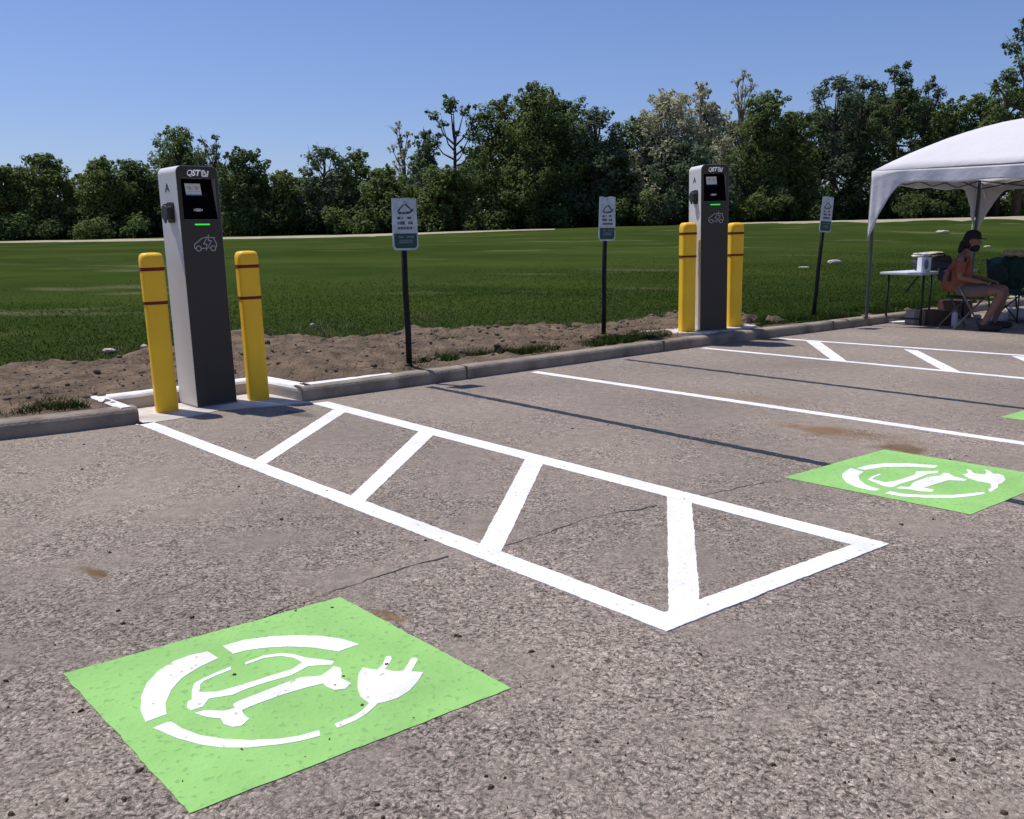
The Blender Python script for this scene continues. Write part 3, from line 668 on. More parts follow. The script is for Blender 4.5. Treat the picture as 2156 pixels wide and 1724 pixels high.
# ------------------------------------------------------------------ signs
PLATE = mk('covered_sign_face', (0.50, 0.57, 0.62), .5, (0.30, 0.36, 0.40), 16, .002, 60, spec=.5)
SGREEN = mk('sign_dark_green', (0.012, 0.055, 0.050), .5, (0.014, 0.060, 0.055), 6)
SINK = mk('sign_ink', (0.045, 0.052, 0.06), .6)
SPALE = mk('sign_pale_marks', (0.30, 0.34, 0.36), .6)
def make_sign(px, tilt, label, h0=1.08, tall=.46, seed=0, wd=.262):
    g = G(*px, KH); rz = math.atan2(-.80, .60)+PI/2
    root = empty('parking_sign', (g.x, g.y, 0.06), rz, label, 'parking sign', 'parking signs on black posts')
    r_ = random.Random(seed)
    MB().tube([(0, 0, -.1), (.004, 0, .4), (-.006, 0, .8), (0, 0, h0+tall-.04)], [.027, .028, .027, .026], 14).build('post', POSTM, root, smooth=True)
    XZ = Matrix(((1, 0, 0, 0), (0, 0, -1, 0), (0, 1, 0, h0), (0, 0, 0, 1)))
    def rp(w0, w1, z0, z1, rb, crinkle=0.):
        p = [(-w1/2, z1)]
        for k in range(6): a = PI+k/5*PI/2; p.append((-w0/2+rb+rb*math.cos(a), z0+rb+rb*math.sin(a)))
        for k in range(6): a = 1.5*PI+k/5*PI/2; p.append((w0/2-rb+rb*math.cos(a), z0+rb+rb*math.sin(a)))
        p.append((w1/2, z1))
        if crinkle:
            for k in range(1, 6): p.append((w1/2-w1*k/6, z1+crinkle*(r_.random()-.4)))
        return p
    pl = MB().prism(rp(wd, wd*.95, 0, tall, .04, .012), .028, .034, XZ).build('sign_plate', PLATE, root)
    MB().prism(rp(wd*.88, wd*.9, .018, .148, .032), .0345, .0362, XZ).build('lower_panel', SGREEN, pl)
    mb = MB(); M2 = XZ @ Matrix.Translation((0, 0, .035))
    # worn picture of a car and three worn rows beneath it
    mb.prism([(-.078, .345), (-.06, .36), (-.012, .405), (-.005, .395), (-.045, .36), (-.05, .345)], 0, .001, M2)
    mb.prism([(.0, .40), (.04, .37), (.065, .35), (.08, .345), (.055, .375), (.012, .412)], 0, .001, M2)
    mb.prism([(-.08, .342), (-.03, .335), (-.04, .318), (-.055, .315)], 0, .001, M2); mb.prism([(.012, .338), (.05, .34), (.085, .368), (.09, .36), (.08, .338), (.04, .318), (.015, .318)], 0, .001, M2)
    mb.box(M2 @ Vector((-.01, .326, .0005)), (.035, .001, .016))
    for (x, z, w_, h_) in ((-.062, .282, .032, .020), (-.025, .284, .014, .013), (.045, .284, .040, .018)): mb.box(M2 @ Vector((x, z, .0005)), (w_, .001, h_))
    x = -.075
    for rowz, rh in ((.240, .028), (.195, .024)):
        x = -.078
        while x < .072:
            w_ = r_.uniform(.006, .013); mb.box(M2 @ Vector((x+w_/2, rowz, .0005)), (w_, .001, rh*r_.uniform(.8, 1.05))); x += w_+r_.uniform(.003, .007)
            if rowz > .22 and -.005 < x < .03: x += .03
    mb.build('worn_lettering', SINK, pl)
    mb = MB()
    for (xa, xb, z, hh) in ((-.072, -.03, .118, .012), (.01, .08, .118, .012), (-.068, .070, .078, .028)):
        x = xa
        while x < xb:
            w_ = r_.uniform(.008, .014); M3 = XZ @ Matrix.Translation((x+w_/2, z, .0372)); ribbon(mb, [(-w_/2, -hh/2), (w_/2, -hh/2), (w_/2, hh/2), (-w_/2, hh/2)], .0022, M3, .0008, True); x += w_+.006
    mb.build('pale_lettering', SPALE, pl)
    MB().tube([(0, .0, 0), (0, -.038, 0)], .006, 8).build('bolt', POSTM, root).location = (0, 0, h0+tall-.03)
    lean(root, math.radians(tilt), 0)
make_sign((862, 776), -.6, 'parking sign with crumpled cover nearest the first charger, large worn car drawing', 1.14, .455, 1)
make_sign((1270.5, 709), .3, 'thin parking sign standing between the two chargers, just before the far one', 1.19, .50, 2)
make_sign((1711.5, 670), 3.1, 'farthest parking sign, leaning over between the far charger and the white tent', 1.27, .48, 3, .27)

# ------------------------------------------------------------------ tent
def make_tent():
    C0 = G(1817, 668, KH); A = Vector((.685, -.729, 0)); B = Vector((.777, .629, 0))
    root = empty('canopy_tent', (C0.x, C0.y, 0), 0, 'white pop-up canopy tent over the seated person, one leg on the kerb', 'canopy tent')
    S_ = 3.3; EZ = 2.16; PK = 2.93
    def P(a, b, z): v = A*a*S_ + B*b*S_; return Vector((v.x, v.y, z))
    # roof
    mb = MB(); n = 20; V = []; Fc = []
    for j in range(n+1):
        for i in range(n+1):
            a, b = i/n, j/n; t = 1-max(abs(2*a-1), abs(2*b-1)); z = EZ+(PK-EZ)*(t+.17*math.sin(PI*min(t, 1))*(1-.3*t)); z -= .07*math.exp(-((1-t)/.16)**2)*t
            d = min(abs(abs(2*a-1)-abs(2*b-1)), 1); z -= .035*math.sin(PI*min(t*1.3, 1))*d
            if t > .93: z -= (t-.93)*.6
            z += .006*mnoise.noise(Vector((a*9, b*9, 0)))
            V.append(P(a, b, z)+(Vector((0, 0, 0)))); 
    for j in range(n):
        for i in range(n): q = j*(n+1)+i; Fc.append((q, q+1, q+n+2, q+n+1))
    mb.add(V, Fc); rf = mb.build('canopy', TENT, root, smooth=True); md = rf.modifiers.new('s', 'SOLIDIFY'); md.thickness = .006; apply(rf)
    # valance and corner drapes, one skirt round the four sides
    mb = MB(); cs = [(0, 0), (1, 0), (1, 1), (0, 1)]
    for k in range(4):
        a0, b0_ = cs[k]; a1, b1 = cs[(k+1) % 4]; m_ = 90; top = []; bot = []
        outw = {0: -B, 1: A, 2: B, 3: -A}[k]
        for i in range(m_+1):
            f = i/m_; e_ = min(f, 1-f)*S_; dz = .175 + .012*math.sin(f*23) + (.80*max(0, 1-e_/.42)**1.55)
            wob = (.012*math.sin(f*41+k)+.018*mnoise.noise(Vector((f*8, k, 0)))+ .02*math.exp(-(e_/.2)**2)*math.sin(f*170))
            p = P(a0+(a1-a0)*f, b0_+(b1-b0_)*f, EZ); sag = .02*math.sin(PI*f)
            rows = []
            for r in range(9):
                q = p + outw*(.012+wob*(r/8)); q = Vector((q.x, q.y, EZ-.004-sag - dz*r/8)); rows.append(q)
            top.append(rows)
        V = [q for rows in top for q in rows]; mb.add(V, [(i*9+r, (i+1)*9+r, (i+1)*9+r+1, i*9+r+1) for i in range(m_) for r in range(8)])
    vl = mb.build('valance', TENT, root, smooth=True); md = vl.modifiers.new('s', 'SOLIDIFY'); md.thickness = .004; apply(vl)
    for (a, b) in cs:
        p = P(a, b, 0); i_ = (P(.5, .5, 0)-p).normalized()*.045; z0 = (KH if (a, b) == (0, 0) else (.0 if a == 1 else .12)); q = p+i_
        lg = MB().box((q.x, q.y, (z0+1.25)/2), (.036, .036, 1.25-z0)).build('leg', TENTP, root, bevel=.003)
        MB().box((q.x, q.y, (1.2+EZ-.03)/2), (.028, .028, EZ-.03-1.2)).build('inner_pole', TENTP, lg)
        MB().box((q.x, q.y, z0+.006), (.08, .08, .01)).build('foot', TENTP, lg)
    # scissor trusses under the eaves
    for k in range(4):
        a0, b0_ = cs[k]; a1, b1 = cs[(k+1) % 4]; tr = MB()
        for s in range(4):
            p = P(a0+(a1-a0)*s/4, b0_+(b1-b0_)*s/4, 0); q = P(a0+(a1-a0)*(s+1)/4, b0_+(b1-b0_)*(s+1)/4, 0); c = P(.5, .5, 0); p += (c-p).normalized()*.05; q += (c-q).normalized()*.05
            lo, hi = EZ-.17, EZ-.04
            tr.tube([(p.x, p.y, lo), (q.x, q.y, hi)], .010, 6); tr.tube([(p.x, p.y, hi), (q.x, q.y, lo)], .010, 6)
        tr.build('truss', TENTP, root)
    root.location = (C0.x, C0.y, 0)
    return root
make_tent()

# ------------------------------------------------------------------ table and what stands on and under it
Bd = Vector((.777, .629, 0)); Nd = Vector((-.629, .777, 0)); TR = math.atan2(.629, .777)
WTOP = mk('table_plastic', (0.62, 0.64, 0.68), .5, (0.5, 0.52, 0.56), 3)
TLEG = mk('table_legs', (0.02, 0.028, 0.024), .5)
def make_table():
    g = G(1952, 686); root = empty('folding_table', (g.x-Bd.x*.08, g.y, 0), TR, 'long white folding table with dark legs beside the kerb under the tent', 'folding table')
    L_, W_ = 1.75, .62; top = MB().box((L_/2-.15, W_/2, .735), (L_, W_, .035)).build('tabletop', WTOP, root, bevel=.008)
    for x in (0.02, L_-.42):
        for y in (.05, W_-.05):
            MB().tube([(x, y, 0), (x, y, .72)], .017, 10).build('leg', TLEG, root, smooth=True)
        MB().tube([(x, .05, .09), (x, W_-.05, .09)], .012, 8).build('crossbar', TLEG, root)
        MB().tube([(x, W_/2, .45), (x+(.42 if x < .5 else -.42), W_/2, .715)], .011, 8).build('brace', TLEG, root)
    return root
tb = make_table()
def tpt(x, y, z=0.): return Vector(tb.location) + Matrix.Rotation(TR, 3, 'Z') @ Vector((x, y, z))
# white dispenser box with an oval opening
p = tpt(.30, .20, .753)
o = empty('paper_dispenser', p, 0, 'white upright box with a grey oval window on the folding table', 'box')
MB().box((0, 0, .10), (.145, .12, .20)).build('shell', mk('white_card', (.72, .74, .8), .5), o, bevel=.008)
XZ0 = Matrix(((1, 0, 0, 0), (0, 0, -1, 0), (0, 1, 0, 0), (0, 0, 0, 1)))
MB().prism([(.032*math.cos(a), .105+.075*math.sin(a)) for a in np.linspace(0, 2*PI, 24, endpoint=False)], .060, .0625, XZ0).build('oval_window', mk('oval_grey', (.20, .23, .26), .4, (.05, .06, .07), 8), o)
o.rotation_euler = (0, 0, .1)
def lump(name, c, d, mat, parent=None, seed=0, amp=.18, sub=4, sc=2.2, flat=True):
    bm = bmesh.new(); bmesh.ops.create_icosphere(bm, subdivisions=sub, radius=1)
    for v in bm.verts:
        q = v.co.copy(); k = 1+amp*mnoise.noise(q*sc+Vector((seed*7.3, 0, 0)))+amp*.5*mnoise.noise(q*sc*2.3+Vector((0, seed*3.1, 0)))
        q = Vector((math.copysign(abs(q.x)**.75, q.x), math.copysign(abs(q.y)**.75, q.y), math.copysign(abs(q.z)**.8, q.z)))*k
        if flat: q.z = max(q.z, -.9)
        v.co = Vector((q.x*d[0]/2, q.y*d[1]/2, (q.z+.9)*d[2]/1.9 if flat else q.z*d[2]/2))
    me = bpy.data.meshes.new(name); bm.to_mesh(me); bm.free(); o = finish(name, me, mat, parent, smooth=True); o.location = c; return o
BAGD = mk('dark_fabric', (.035, .037, .045), .9, (.07, .07, .08), 7, .006, 30)
bag = empty('duffel_bag', tpt(.74, .30, .753), TR-.5, 'dark slumped bag on the table with pale cloth over it', 'bag')
lump('bag_body', (0, 0, 0), (.58, .30, .20), BAGD, bag, 3); lump('bag_flap', (.08, -.02, .11), (.40, .26, .12), mk('brown_fabric', (.06, .05, .04), .9), bag, 5)
MB().tube([(-.2, -.1, .14), (-.1, -.12, .24), (.1, -.12, .25), (.2, -.1, .15)], .012, 8).build('handle', BAGD, bag, smooth=True)
tag(lump('white_cloth', tpt(.70, .34, .753+.19), (.42, .20, .075), mk('white_cloth', (.75, .72, .70), .9, (.5, .45, .38), 5), None, 8, .35), 'crumpled white cloth thrown over the dark bag on the table', 'cloth')
tag(lump('tan_cap', tpt(.98, .36, .753+.19), (.24, .18, .085), mk('tan_fabric', (.42, .34, .22), .9), None, 9, .2), 'small tan cap lying on the bag behind the seated person', 'cap')
def carton(loc, d, rz, c, label, name='cardboard_box', flaps=True):
    o = empty(name, loc, rz, label, 'box'); mt = mk('card_%.3f' % c[0], c, .85, tuple(v*.8 for v in c), 6)
    MB().box((0, 0, d[2]/2), d).build('box_body', mt, o, bevel=.003)
    if flaps:
        MB().box((0, 0, d[2]+.004), (.05, d[1]+.002, .003)).build('tape', mk('tape', (.3, .26, .2), .4), o)
        MB().box((-d[0]*.25, 0, d[2]+.003), (d[0]*.47, d[1]*.98, .003)).build('flap', mt, o)
    return o
g = G(1937, 684); carton((g.x, g.y+.12, 0), (.23, .22, .20), .12, (.34, .29, .23), 'small beige cardboard box beneath the near end of the table')
g = G(1984, 686); carton((g.x, g.y+.14, 0), (.33, .26, .215), .12, (.10, .055, .035), 'dark brown cardboard box under the table beside the white jug')
g = G(2012, 672); carton((g.x+.15, g.y+.35, 0), (.42, .3, .26), .5, (.13, .06, .04), 'reddish brown box in deep shade behind the folding chair')
g = G(1895, 680); o = MB().box((0, 0, .01), (.34, .16, .02)).build('white_board', mk('board_white', (.75, .75, .77), .6), bevel=.003); o.location = (g.x, g.y+.05, 0); o.rotation_euler = (0, 0, .35); tag(o, 'flat white board lying on the pavement by the table leg', 'board')
g = G(2011, 687); o = empty('water_jug', (g.x, g.y+.04, 0), 0, 'slim white jug standing on the ground beside the chair legs', 'jug')
MB().lathe([(.036, 0), (.040, .01), (.040, .16), (.036, .185), (.02, .20)], n=24).build('jug_body', mk('jug_white', (.7, .72, .75), .35), o, auto=.6); MB().lathe([(.019, .201), (.019, .225)], n=16).build('lid', mk('jug_lid', (.3, .3, .32), .4), o)

# ------------------------------------------------------------------ folding chair and person
PY = 12.15
CHM = mk('chair_frame', (.16, .15, .14), .5)
def make_chair():
    o = empty('folding_chair', (0, 0, 0), 0, 'folding chair with crossed grey legs carrying the man in the orange shirt', 'folding chair')
    for dy in (-.20, .22):
        Y = PY+dy; a = WP(2003, 600, PY); b = WP(2049, 690, PY); c = WP(2056, 621, PY); d = WP(1992, 688, PY)
        f = lambda q, z=None: Vector((q.x, Y, q.z if z is None else z))
        bk = WP(1992, 566, PY)
        MB().tube([f(bk), f(a), f(b, .015)] if dy > 0 else [f(a), f(b, .015)], .013, 8).build('leg', CHM, o, smooth=True)
        MB().tube([f(c, .43), f(d, .015)], .013, 8).build('leg', CHM, o, smooth=True)
    a = WP(2006, 622, PY); b = WP(2058, 622, PY)
    MB().box(((a.x+b.x)/2, PY+.01, .435), (b.x-a.x, .41, .022)).build('seat', mk('chair_seat', (.02, .018, .018), .7), o, bevel=.006)
    q = WP(1992, 585, PY); MB().box((q.x, PY+.05, .72), (.02, .34, .13)).build('backrest', mk('chair_seat', (.02, .018, .018), .7), o, bevel=.006)
    return o
make_chair()
SKIN = mk('skin', (.24, .125, .085), .6, (.20, .10, .07), 5, spec=.3); HAIR = mk('dark_hair', (.012, .009, .008), .7, spec=.3)
SHIRT = mk('orange_shirt', (.26, .088, .05), .9, (.19, .062, .036), 6, .01, 18); SHORT = mk('khaki_shorts', (.17, .12, .10), .9, (.13, .10, .08), 6, .008, 20); CAPM = mk('black_cap', (.012, .012, .014), .8)
def skin(name, chains, mat, parent, root=0, sub=2):
    """chains: list of [(co, r) ...]; equal coordinates are welded"""
    vs, rs, es = [], [], []; idx = {}
    for ch in chains:
        last = None
        for c, r in ch:
            k = tuple(round(v, 4) for v in c)
            if k not in idx: idx[k] = len(vs); vs.append(c); rs.append(r if isinstance(r, tuple) else (r, r))
            if last is not None: es.append((last, idx[k]))
            last = idx[k]
    me = bpy.data.meshes.new(name); me.from_pydata([tuple(v) for v in vs], es, []); o = finish(name, me, mat, parent)
    md = o.modifiers.new('skin', 'SKIN'); md.use_smooth_shade = True
    for i, r in enumerate(rs): me.skin_vertices[0].data[i].radius = r
    me.skin_vertices[0].data[root].use_root = True
    if sub: o.modifiers.new('sub', 'SUBSURF').levels = sub; o.modifiers['sub'].render_levels = sub
    apply(o); 
    for p in o.data.polygons: p.use_smooth = True
    if not o.data.materials: o.data.materials.append(mat)
    return o
def make_person():
    hip = WP(2014, 607, PY); hx = hip.x; root = empty('person', (hx, PY, 0), 0, 'seated person in orange shirt and shorts with black cap, dark beard and long hair', 'person')
    V_ = Vector; Yr, Yl = -.15, .15
    def L(x, y, z): return V_((x, y, z))
    pel, bel, che, nec = L(.03, 0, .53), L(-.005, 0, .70), L(.03, 0, .90), L(.08, .0, 1.045); hd0, hd1 = L(.10, 0, 1.10), L(.13, 0, 1.18)
    shr, shl = L(.045, -.175, .955), L(.07, .175, .955)
    elr, wrr = L(.02, -.235, .71), L(.245, -.19, .665); ell, wrl = L(.16, .24, .71), L(.375, .12, .665)
    knr, anr = L(.55, -.17, .535), L(.36, -.19, .10); knl, anl = L(.60, .29, .55), L(.50, .34, .10)
    ch = [[(pel, (.115, .14)), (bel, (.12, .15)), (che, (.12, .16)), (nec, .055), (hd0, .05)],
          [(che, (.12, .16)), (shr, .055), (elr, .042), (wrr, .028)], [(che, (.12, .16)), (shl, .055), (ell, .042), (wrl, .028)],
          [(pel, (.115, .14)), (L(.10, -.10, .52), .09), (L(.28, -.15, .525), .078), (knr, .060), (L(.48, -.18, .36), .055), (anr, .036), (L(.375, -.19, .045), .036), (L(.49, -.195, .035), .034), (L(.56, -.195, .028), .024)],
          [(pel, (.115, .14)), (L(.12, .10, .52), .09), (L(.33, .18, .53), .078), (knl, .060), (L(.57, .31, .36), .055), (anl, .036), (L(.515, .34, .045), .036), (L(.63, .355, .035), .034), (L(.70, .36, .028), .024)]]
    # hands: palm from the wrist, four bent fingers and a thumb from the side, resting on the thighs
    for (wr, dr, sd) in ((wrr, V_((.96, .10, -.2)), 1), (wrl, V_((.9, -.35, -.2)), -1)):
        dr.normalize(); side = V_((-dr.y, dr.x, 0)).normalized(); pm = wr+dr*.045
        ch.append([(wr, .028), (pm, (.030, .016))])
        for k, (ln, o_) in enumerate(((.070, -.027), (.078, -.009), (.074, .009), (.060, .026))):
            f0 = pm+dr*.035+side*o_; f1 = f0+dr*ln*.5+V_((0, 0, .002)); f2 = f1+dr*ln*.4-V_((0, 0, .022))
            ch.append([(pm, (.030, .016)), (f0, .0095), (f1, .0088), (f2, .0075)])
        t0 = wr+dr*.028+side*sd*.022; ch.append([(pm, (.030, .016)), (t0, .012), (t0+dr*.022+side*sd*.020, .0095), (t0+dr*.052+side*sd*.024, .008)])
    body = skin('body', ch, SKIN, root)
    # head with brow, nose, chin
    bm = bmesh.new(); bmesh.ops.create_uvsphere(bm, u_segments=36, v_segments=26, radius=1)
    for v in bm.verts:
        x, y, z = v.co; r = v.co.copy(); r.x *= .098; r.y *= .076; r.z *= .122
        if z < 0: r.x *= 1-.10*z*z; r.y *= 1-.30*z*z; r.x += .018*(-z)
        if x > .3:
            nose = math.exp(-((y/.16)**2))*math.exp(-(((z+.10)/.20)**2)); r.x += .026*nose*(1 if z > -.25 else .4)
            r.x -= .010*(math.exp(-(((abs(y)-.38)/.15)**2))*math.exp(-(((z-.06)/.11)**2))); r.x += .006*math.exp(-(((z-.24)/.10)**2))
            r.x += .006*math.exp(-((y/.3)**2))*math.exp(-(((z+.48)/.07)**2)); r.x -= .004*math.exp(-((y/.3)**2))*math.exp(-(((z+.40)/.04)**2))
        v.co = r
    for sgn in (-1, 1):
        for k in range(1): pass
    me = bpy.data.meshes.new('head'); bm.to_mesh(me); bm.free(); hd = finish('head', me, SKIN, root, smooth=True); hd.location = hd1 + V_((.01, 0, .012)); hd.rotation_euler = (0, .12, -.18)
    for s in (-1, 1):
        e = lump('eye', (.088, s*.030, .008), (.02, .024, .014), mk('eye_dark', (.05, .04, .035), .3), hd, 1, 0, 2, flat=False)
        e = lump('ear', (-.002, s*.078, -.005), (.035, .022, .062), SKIN, hd, 2, .1, 2, flat=False)
    lump('mouth', (.098, 0, -.058), (.02, .045, .010), mk('lips', (.2, .08, .07), .5), hd, 1, 0, 2, flat=False)
    # beard, hair, cap
    b = lump('beard', (.052, 0, -.085), (.115, .135, .105), HAIR, hd, 4, .15, 3, flat=False)
    lump('hair', (-.045, 0, -.005), (.15, .175, .20), HAIR, hd, 6, .10, 3, flat=False); lump('ponytail', (-.105, -.02, -.10), (.085, .11, .19), HAIR, hd, 7, .15, 3, flat=False)
    cp = MB(); cp.lathe([(.104, .030), (.107, .06), (.100, .095), (.080, .125), (.045, .143), (.004, .149)], n=28, caps=False); cpo = cp.build('cap', CAPM, hd, smooth=True); cpo.scale = (1.0, .86, 1); cpo.rotation_euler = (0, -.06, 0)
    br = MB().prism([(.06, -.075), (.10, -.075), (.155, -.055), (.178, 0), (.155, .055), (.10, .075), (.06, .075)], .030, .042).build('cap_brim', CAPM, cpo, bevel=.003)
    # clothes
    d = .014
    skin('shirt', [[(L(.02, 0, .50), (.175, .205)), (L(0, 0, .62), (.172, .205)), (bel, (.165, .200)), (che, (.122+d, .165+d)), (L(.075, 0, 1.01), (.062, .075))],
                   [(che, (.122+d, .165+d)), (shr, .068), (L(.03, -.215, .82), .062), (L(.025, -.228, .755), .060)], [(che, (.122+d, .165+d)), (shl, .068), (L(.12, .215, .82), .062), (L(.145, .23, .755), .060)]], SHIRT, root)
    skin('shorts', [[(L(.03, 0, .585), (.128, .158)), (L(.03, 0, .525), (.128, .158))], [(L(.03, 0, .525), (.128, .158)), (L(.10, -.10, .525), .102), (L(.33, -.145, .53), .090), (L(.42, -.16, .533), .086)], [(L(.03, 0, .525), (.128, .158)), (L(.12, .10, .525), .102), (L(.36, .19, .535), .090), (L(.44, .22, .542), .086)]], SHORT, root)
    for (an, dx, dy) in ((anr, .0, 0), (anl, .0, .01)):
        MB_ = lump('shoe', (an.x+.085, an.y-.003+dy, 0), (.29, .10, .095), mk('shoe_dark', (.03, .028, .028), .7), root, 3, .08, 3)
    root.rotation_euler = (0, 0, -.48)
    return root
make_person()

# ------------------------------------------------------------------ camp chair, gear and stones beyond the person
TEAL = mk('teal_fabric', (.035, .11, .12), .85, (.02, .06, .07), 5, .01, 14); GRNF = mk('dark_green_fabric', (.012, .035, .028), .9)
def make_camp():
    q = WP(2132, 602, 13.0); o = empty('camp_chair', (q.x+.12, 12.95, .0), .35, 'dark green and teal camping chair beyond the seated person', 'camping chair')
    n = 10; V = []; 
    for j in range(n+1):
        for i in range(n+1):
            u, v = i/n-.5, j/n; V.append((.50*u, -.25+.5*v, .44-.05*math.cos(PI*u)*math.sin(PI*v)+.03*(1-v)))
    se = MB().add(V, [(j*(n+1)+i, j*(n+1)+i+1, (j+1)*(n+1)+i+1, (j+1)*(n+1)+i) for j in range(n) for i in range(n)]).build('seat', TEAL, o, smooth=True); md = se.modifiers.new('s', 'SOLIDIFY'); md.thickness = .012; apply(se)
    V = []
    for j in range(n+1):
        for i in range(n+1):
            u, v = i/n-.5, j/n; V.append((.54*u, .25+.16*v+.05*math.cos(PI*u), .44+.50*v-.05*abs(2*u)**2*v))
    bk = MB().add(V, [(j*(n+1)+i, j*(n+1)+i+1, (j+1)*(n+1)+i+1, (j+1)*(n+1)+i) for j in range(n) for i in range(n)]).build('backrest', TEAL, o, smooth=True); md = bk.modifiers.new('s', 'SOLIDIFY'); md.thickness = .012; apply(bk)
    for s in (-1, 1):
        MB().box((s*.31, 0, .64), (.08, .48, .018)).build('armrest', GRNF, o, bevel=.006)
        for (y0, y1) in ((-.25, .25), (.25, -.25)):
            MB().tube([(s*.30, y0, .02), (s*.28, y1, .45)], .011, 8).build('leg', TLEG, o, smooth=True)
        MB().tube([(s*.31, -.22, .02), (s*.31, -.22, .64)], .011, 8).build('arm_post', TLEG, o, smooth=True); MB().tube([(s*.27, .27, .02), (s*.27, .42, .92)], .011, 8).build('back_post', TLEG, o, smooth=True)
    MB().tube([(-.3, -.25, .03), (.3, -.25, .03)], .010, 8).build('crossbar', TLEG, o)
    return o
cc = make_camp()
q = WP(2140, 545, 12.75); tag(lump('backpack', (q.x+.02, 12.80, .50), (.42, .26, .50), GRNF, None, 12, .22), 'bulky dark green backpack standing on the camping chair seat', 'backpack')
q = WP(2142, 520, 12.80); tag(lump('straw_hat', (q.x+.02, 12.82, .955), (.38, .28, .10), mk('straw', (.42, .36, .20), .9, (.3, .25, .12), 20), None, 14, .3), 'pale straw hat lying on top of the green backpack', 'hat')
q = WP(2104, 566, 12.6); tag(lump('round_bag', (q.x, 12.62, .60), (.24, .20, .26), mk('black_bag', (.015, .03, .028), .8), None, 15, .25), 'small dark round bag hung on the arm of the camping chair', 'bag')
STN = mk('pale_stone', (.55, .52, .49), .85, (.36, .33, .30), 6, .01, 20)
for (vx, vy, wd, lb) in ((2062, 672, .13, 'smallest round white stone by the person\'s foot'), (2101, 680, .30, 'largest oval pale stone in front of the pile'), (2122, 664, .22, 'angular pale stone leaning on the oval one'), (2090, 640, .22, 'upright whitish stone behind the person\'s shins'), (2139, 641, .28, 'long grey white stone at the top of the pile'), (2148, 676, .34, 'flat pale slab at the edge of the pile')):
    g = G(vx, vy); o = lump('rock', (g.x, g.y+.05, 0), (wd, wd*.7, wd*.55), STN, None, int(vx) % 17, .22, 3); tag(o, lb+' under the tent', 'rock', 'pale rocks heaped beside the camping chair'); o.rotation_euler = (0, 0, vx*.7)
# pale rocks out on the grass
def ground_hit(vx, vy):
    d = ray(vx, vy); lo = 6.
    for k in range(3000):
        y = lo+k*.03; t = y/d.y; z = H_+d.z*t
        if z <= T(d.x*t, y): return Vector((d.x*t, y, T(d.x*t, y)))
    return Vector((d.x*t, y, z))
LIME = mk('limestone', (.55, .50, .40), .9, (.4, .36, .28), 5, .02, 12)
for (vx, vy, wd, hh, lb) in ((1757, 557, .38, .15, 'wedge shaped pale rock on the grass beside the leaning sign'), (1693, 565, .30, .06, 'flat pale rock on the grass near the leaning sign post'), (1985, 493, .6, .2, 'low pale rock on the lawn behind the folding table'), (2078, 523, .25, .12, 'pale green-grey rock on the lawn behind the person'), (305, 741, .08, .06, 'small white stone on the verge beside the first bollard'), (230, 748, .13, .05, 'tan stone at the grass edge left of the first bollard'), (658, 692, .06, .05, 'tiny white pebble on the dirt crest right of the nearer charger'), (653, 752, .05, .05, 'round pale stone half sunk in the dirt heap')):
    g = ground_hit(vx, vy); o = lump('rock', (g.x, g.y, g.z-.01+(.03 if vx < 700 else 0)), (wd, wd*.6, hh), LIME, None, int(vx) % 13, .3, 3); tag(o, lb, 'rock', 'pale rocks on the grass and dirt')

# ------------------------------------------------------------------ grass blades and verge clods
def quads_mesh(name, P4, mat, parent=None):
    """P4: (n, 4, 3) array of quads"""
    n = len(P4); me = bpy.data.meshes.new(name); me.vertices.add(n*4); me.loops.add(n*4); me.polygons.add(n)
    me.vertices.foreach_set('co', P4.astype(np.float32).ravel()); me.loops.foreach_set('vertex_index', np.arange(n*4, dtype=np.int32))
    me.polygons.foreach_set('loop_start', np.arange(0, n*4, 4, dtype=np.int32)); me.update(calc_edges=True); me.validate(); return finish(name, me, mat, parent)
BLADE = mk('grass_blades', (.042, .070, .016), .9, (.023, .043, .011), 1.3, spec=.0, island=.6)
DRYB = mk('dry_stems', (.22, .18, .10), .9, (.12, .10, .06), 2, island=.6)
def blades(name, pts, hmin, hmax, wd, mat, leanf=.5):
    n = len(pts); P = np.array(pts); a = rng.uniform(0, 2*PI, n); h = rng.uniform(hmin, hmax, n)*rng.uniform(.6, 1, n); u = np.stack([np.cos(a), np.sin(a), 0*a], 1)*(wd*rng.uniform(.6, 1.3, n))[:, None]
    b = rng.uniform(0, 2*PI, n); l = np.stack([np.cos(b)*leanf*h, np.sin(b)*leanf*h, h], 1)
    q = np.stack([P-u/2, P+u/2, P+l*.6+u*.35+np.array([0, 0, 0]), P+l], 1)
    return tag(quads_mesh(name, q, mat), kind='stuff')
pts = []; dry = []; tall = []
for k in range(330000):
    x = random.uniform(-10, 18); s = abs(random.gauss(0, 1))*6.5+.2; y = yk(x)+s
    if s > 9 and random.random() < (s-9)/9: continue
    if abs(x/y) > .68 or inside((x, y), NOTCH): continue
    a = dirt_amount(x, y, s) if s < 6 else -1
    z = T(x, y)+.015
    if a > .05:
        if random.random() < (.05 if a < .35 else .015): pts.append((x, y, zdirt(x, y, s)-.01))
        elif random.random() < .03: dry.append((x, y, zdirt(x, y, s)-.01))
        continue
    pts.append((x, y, z))
    if -.3 < a < .05 and random.random() < .4: dry.append((x, y, z))
for k in range(60000):                                  # the ragged green weeds hugging the kerb and verge
    x = random.uniform(-6, 8); s = .24+abs(random.gauss(0, .38)); y = yk(x)+s
    if inside((x, y), [(-3.6, 6.6), (-2.3, 7.9), (-1.5, 7.4), (-2.6, 6.0)]): continue
    if -2.2 < x < -1.25 and s < 1.2: continue
    if fbm(x, y, 1.3, 2) < (-.10 if x > -.9 else -.08): continue
    if 1.9 < x < 3.2: continue
    tall.append((x, y, T(x, y)+.02))
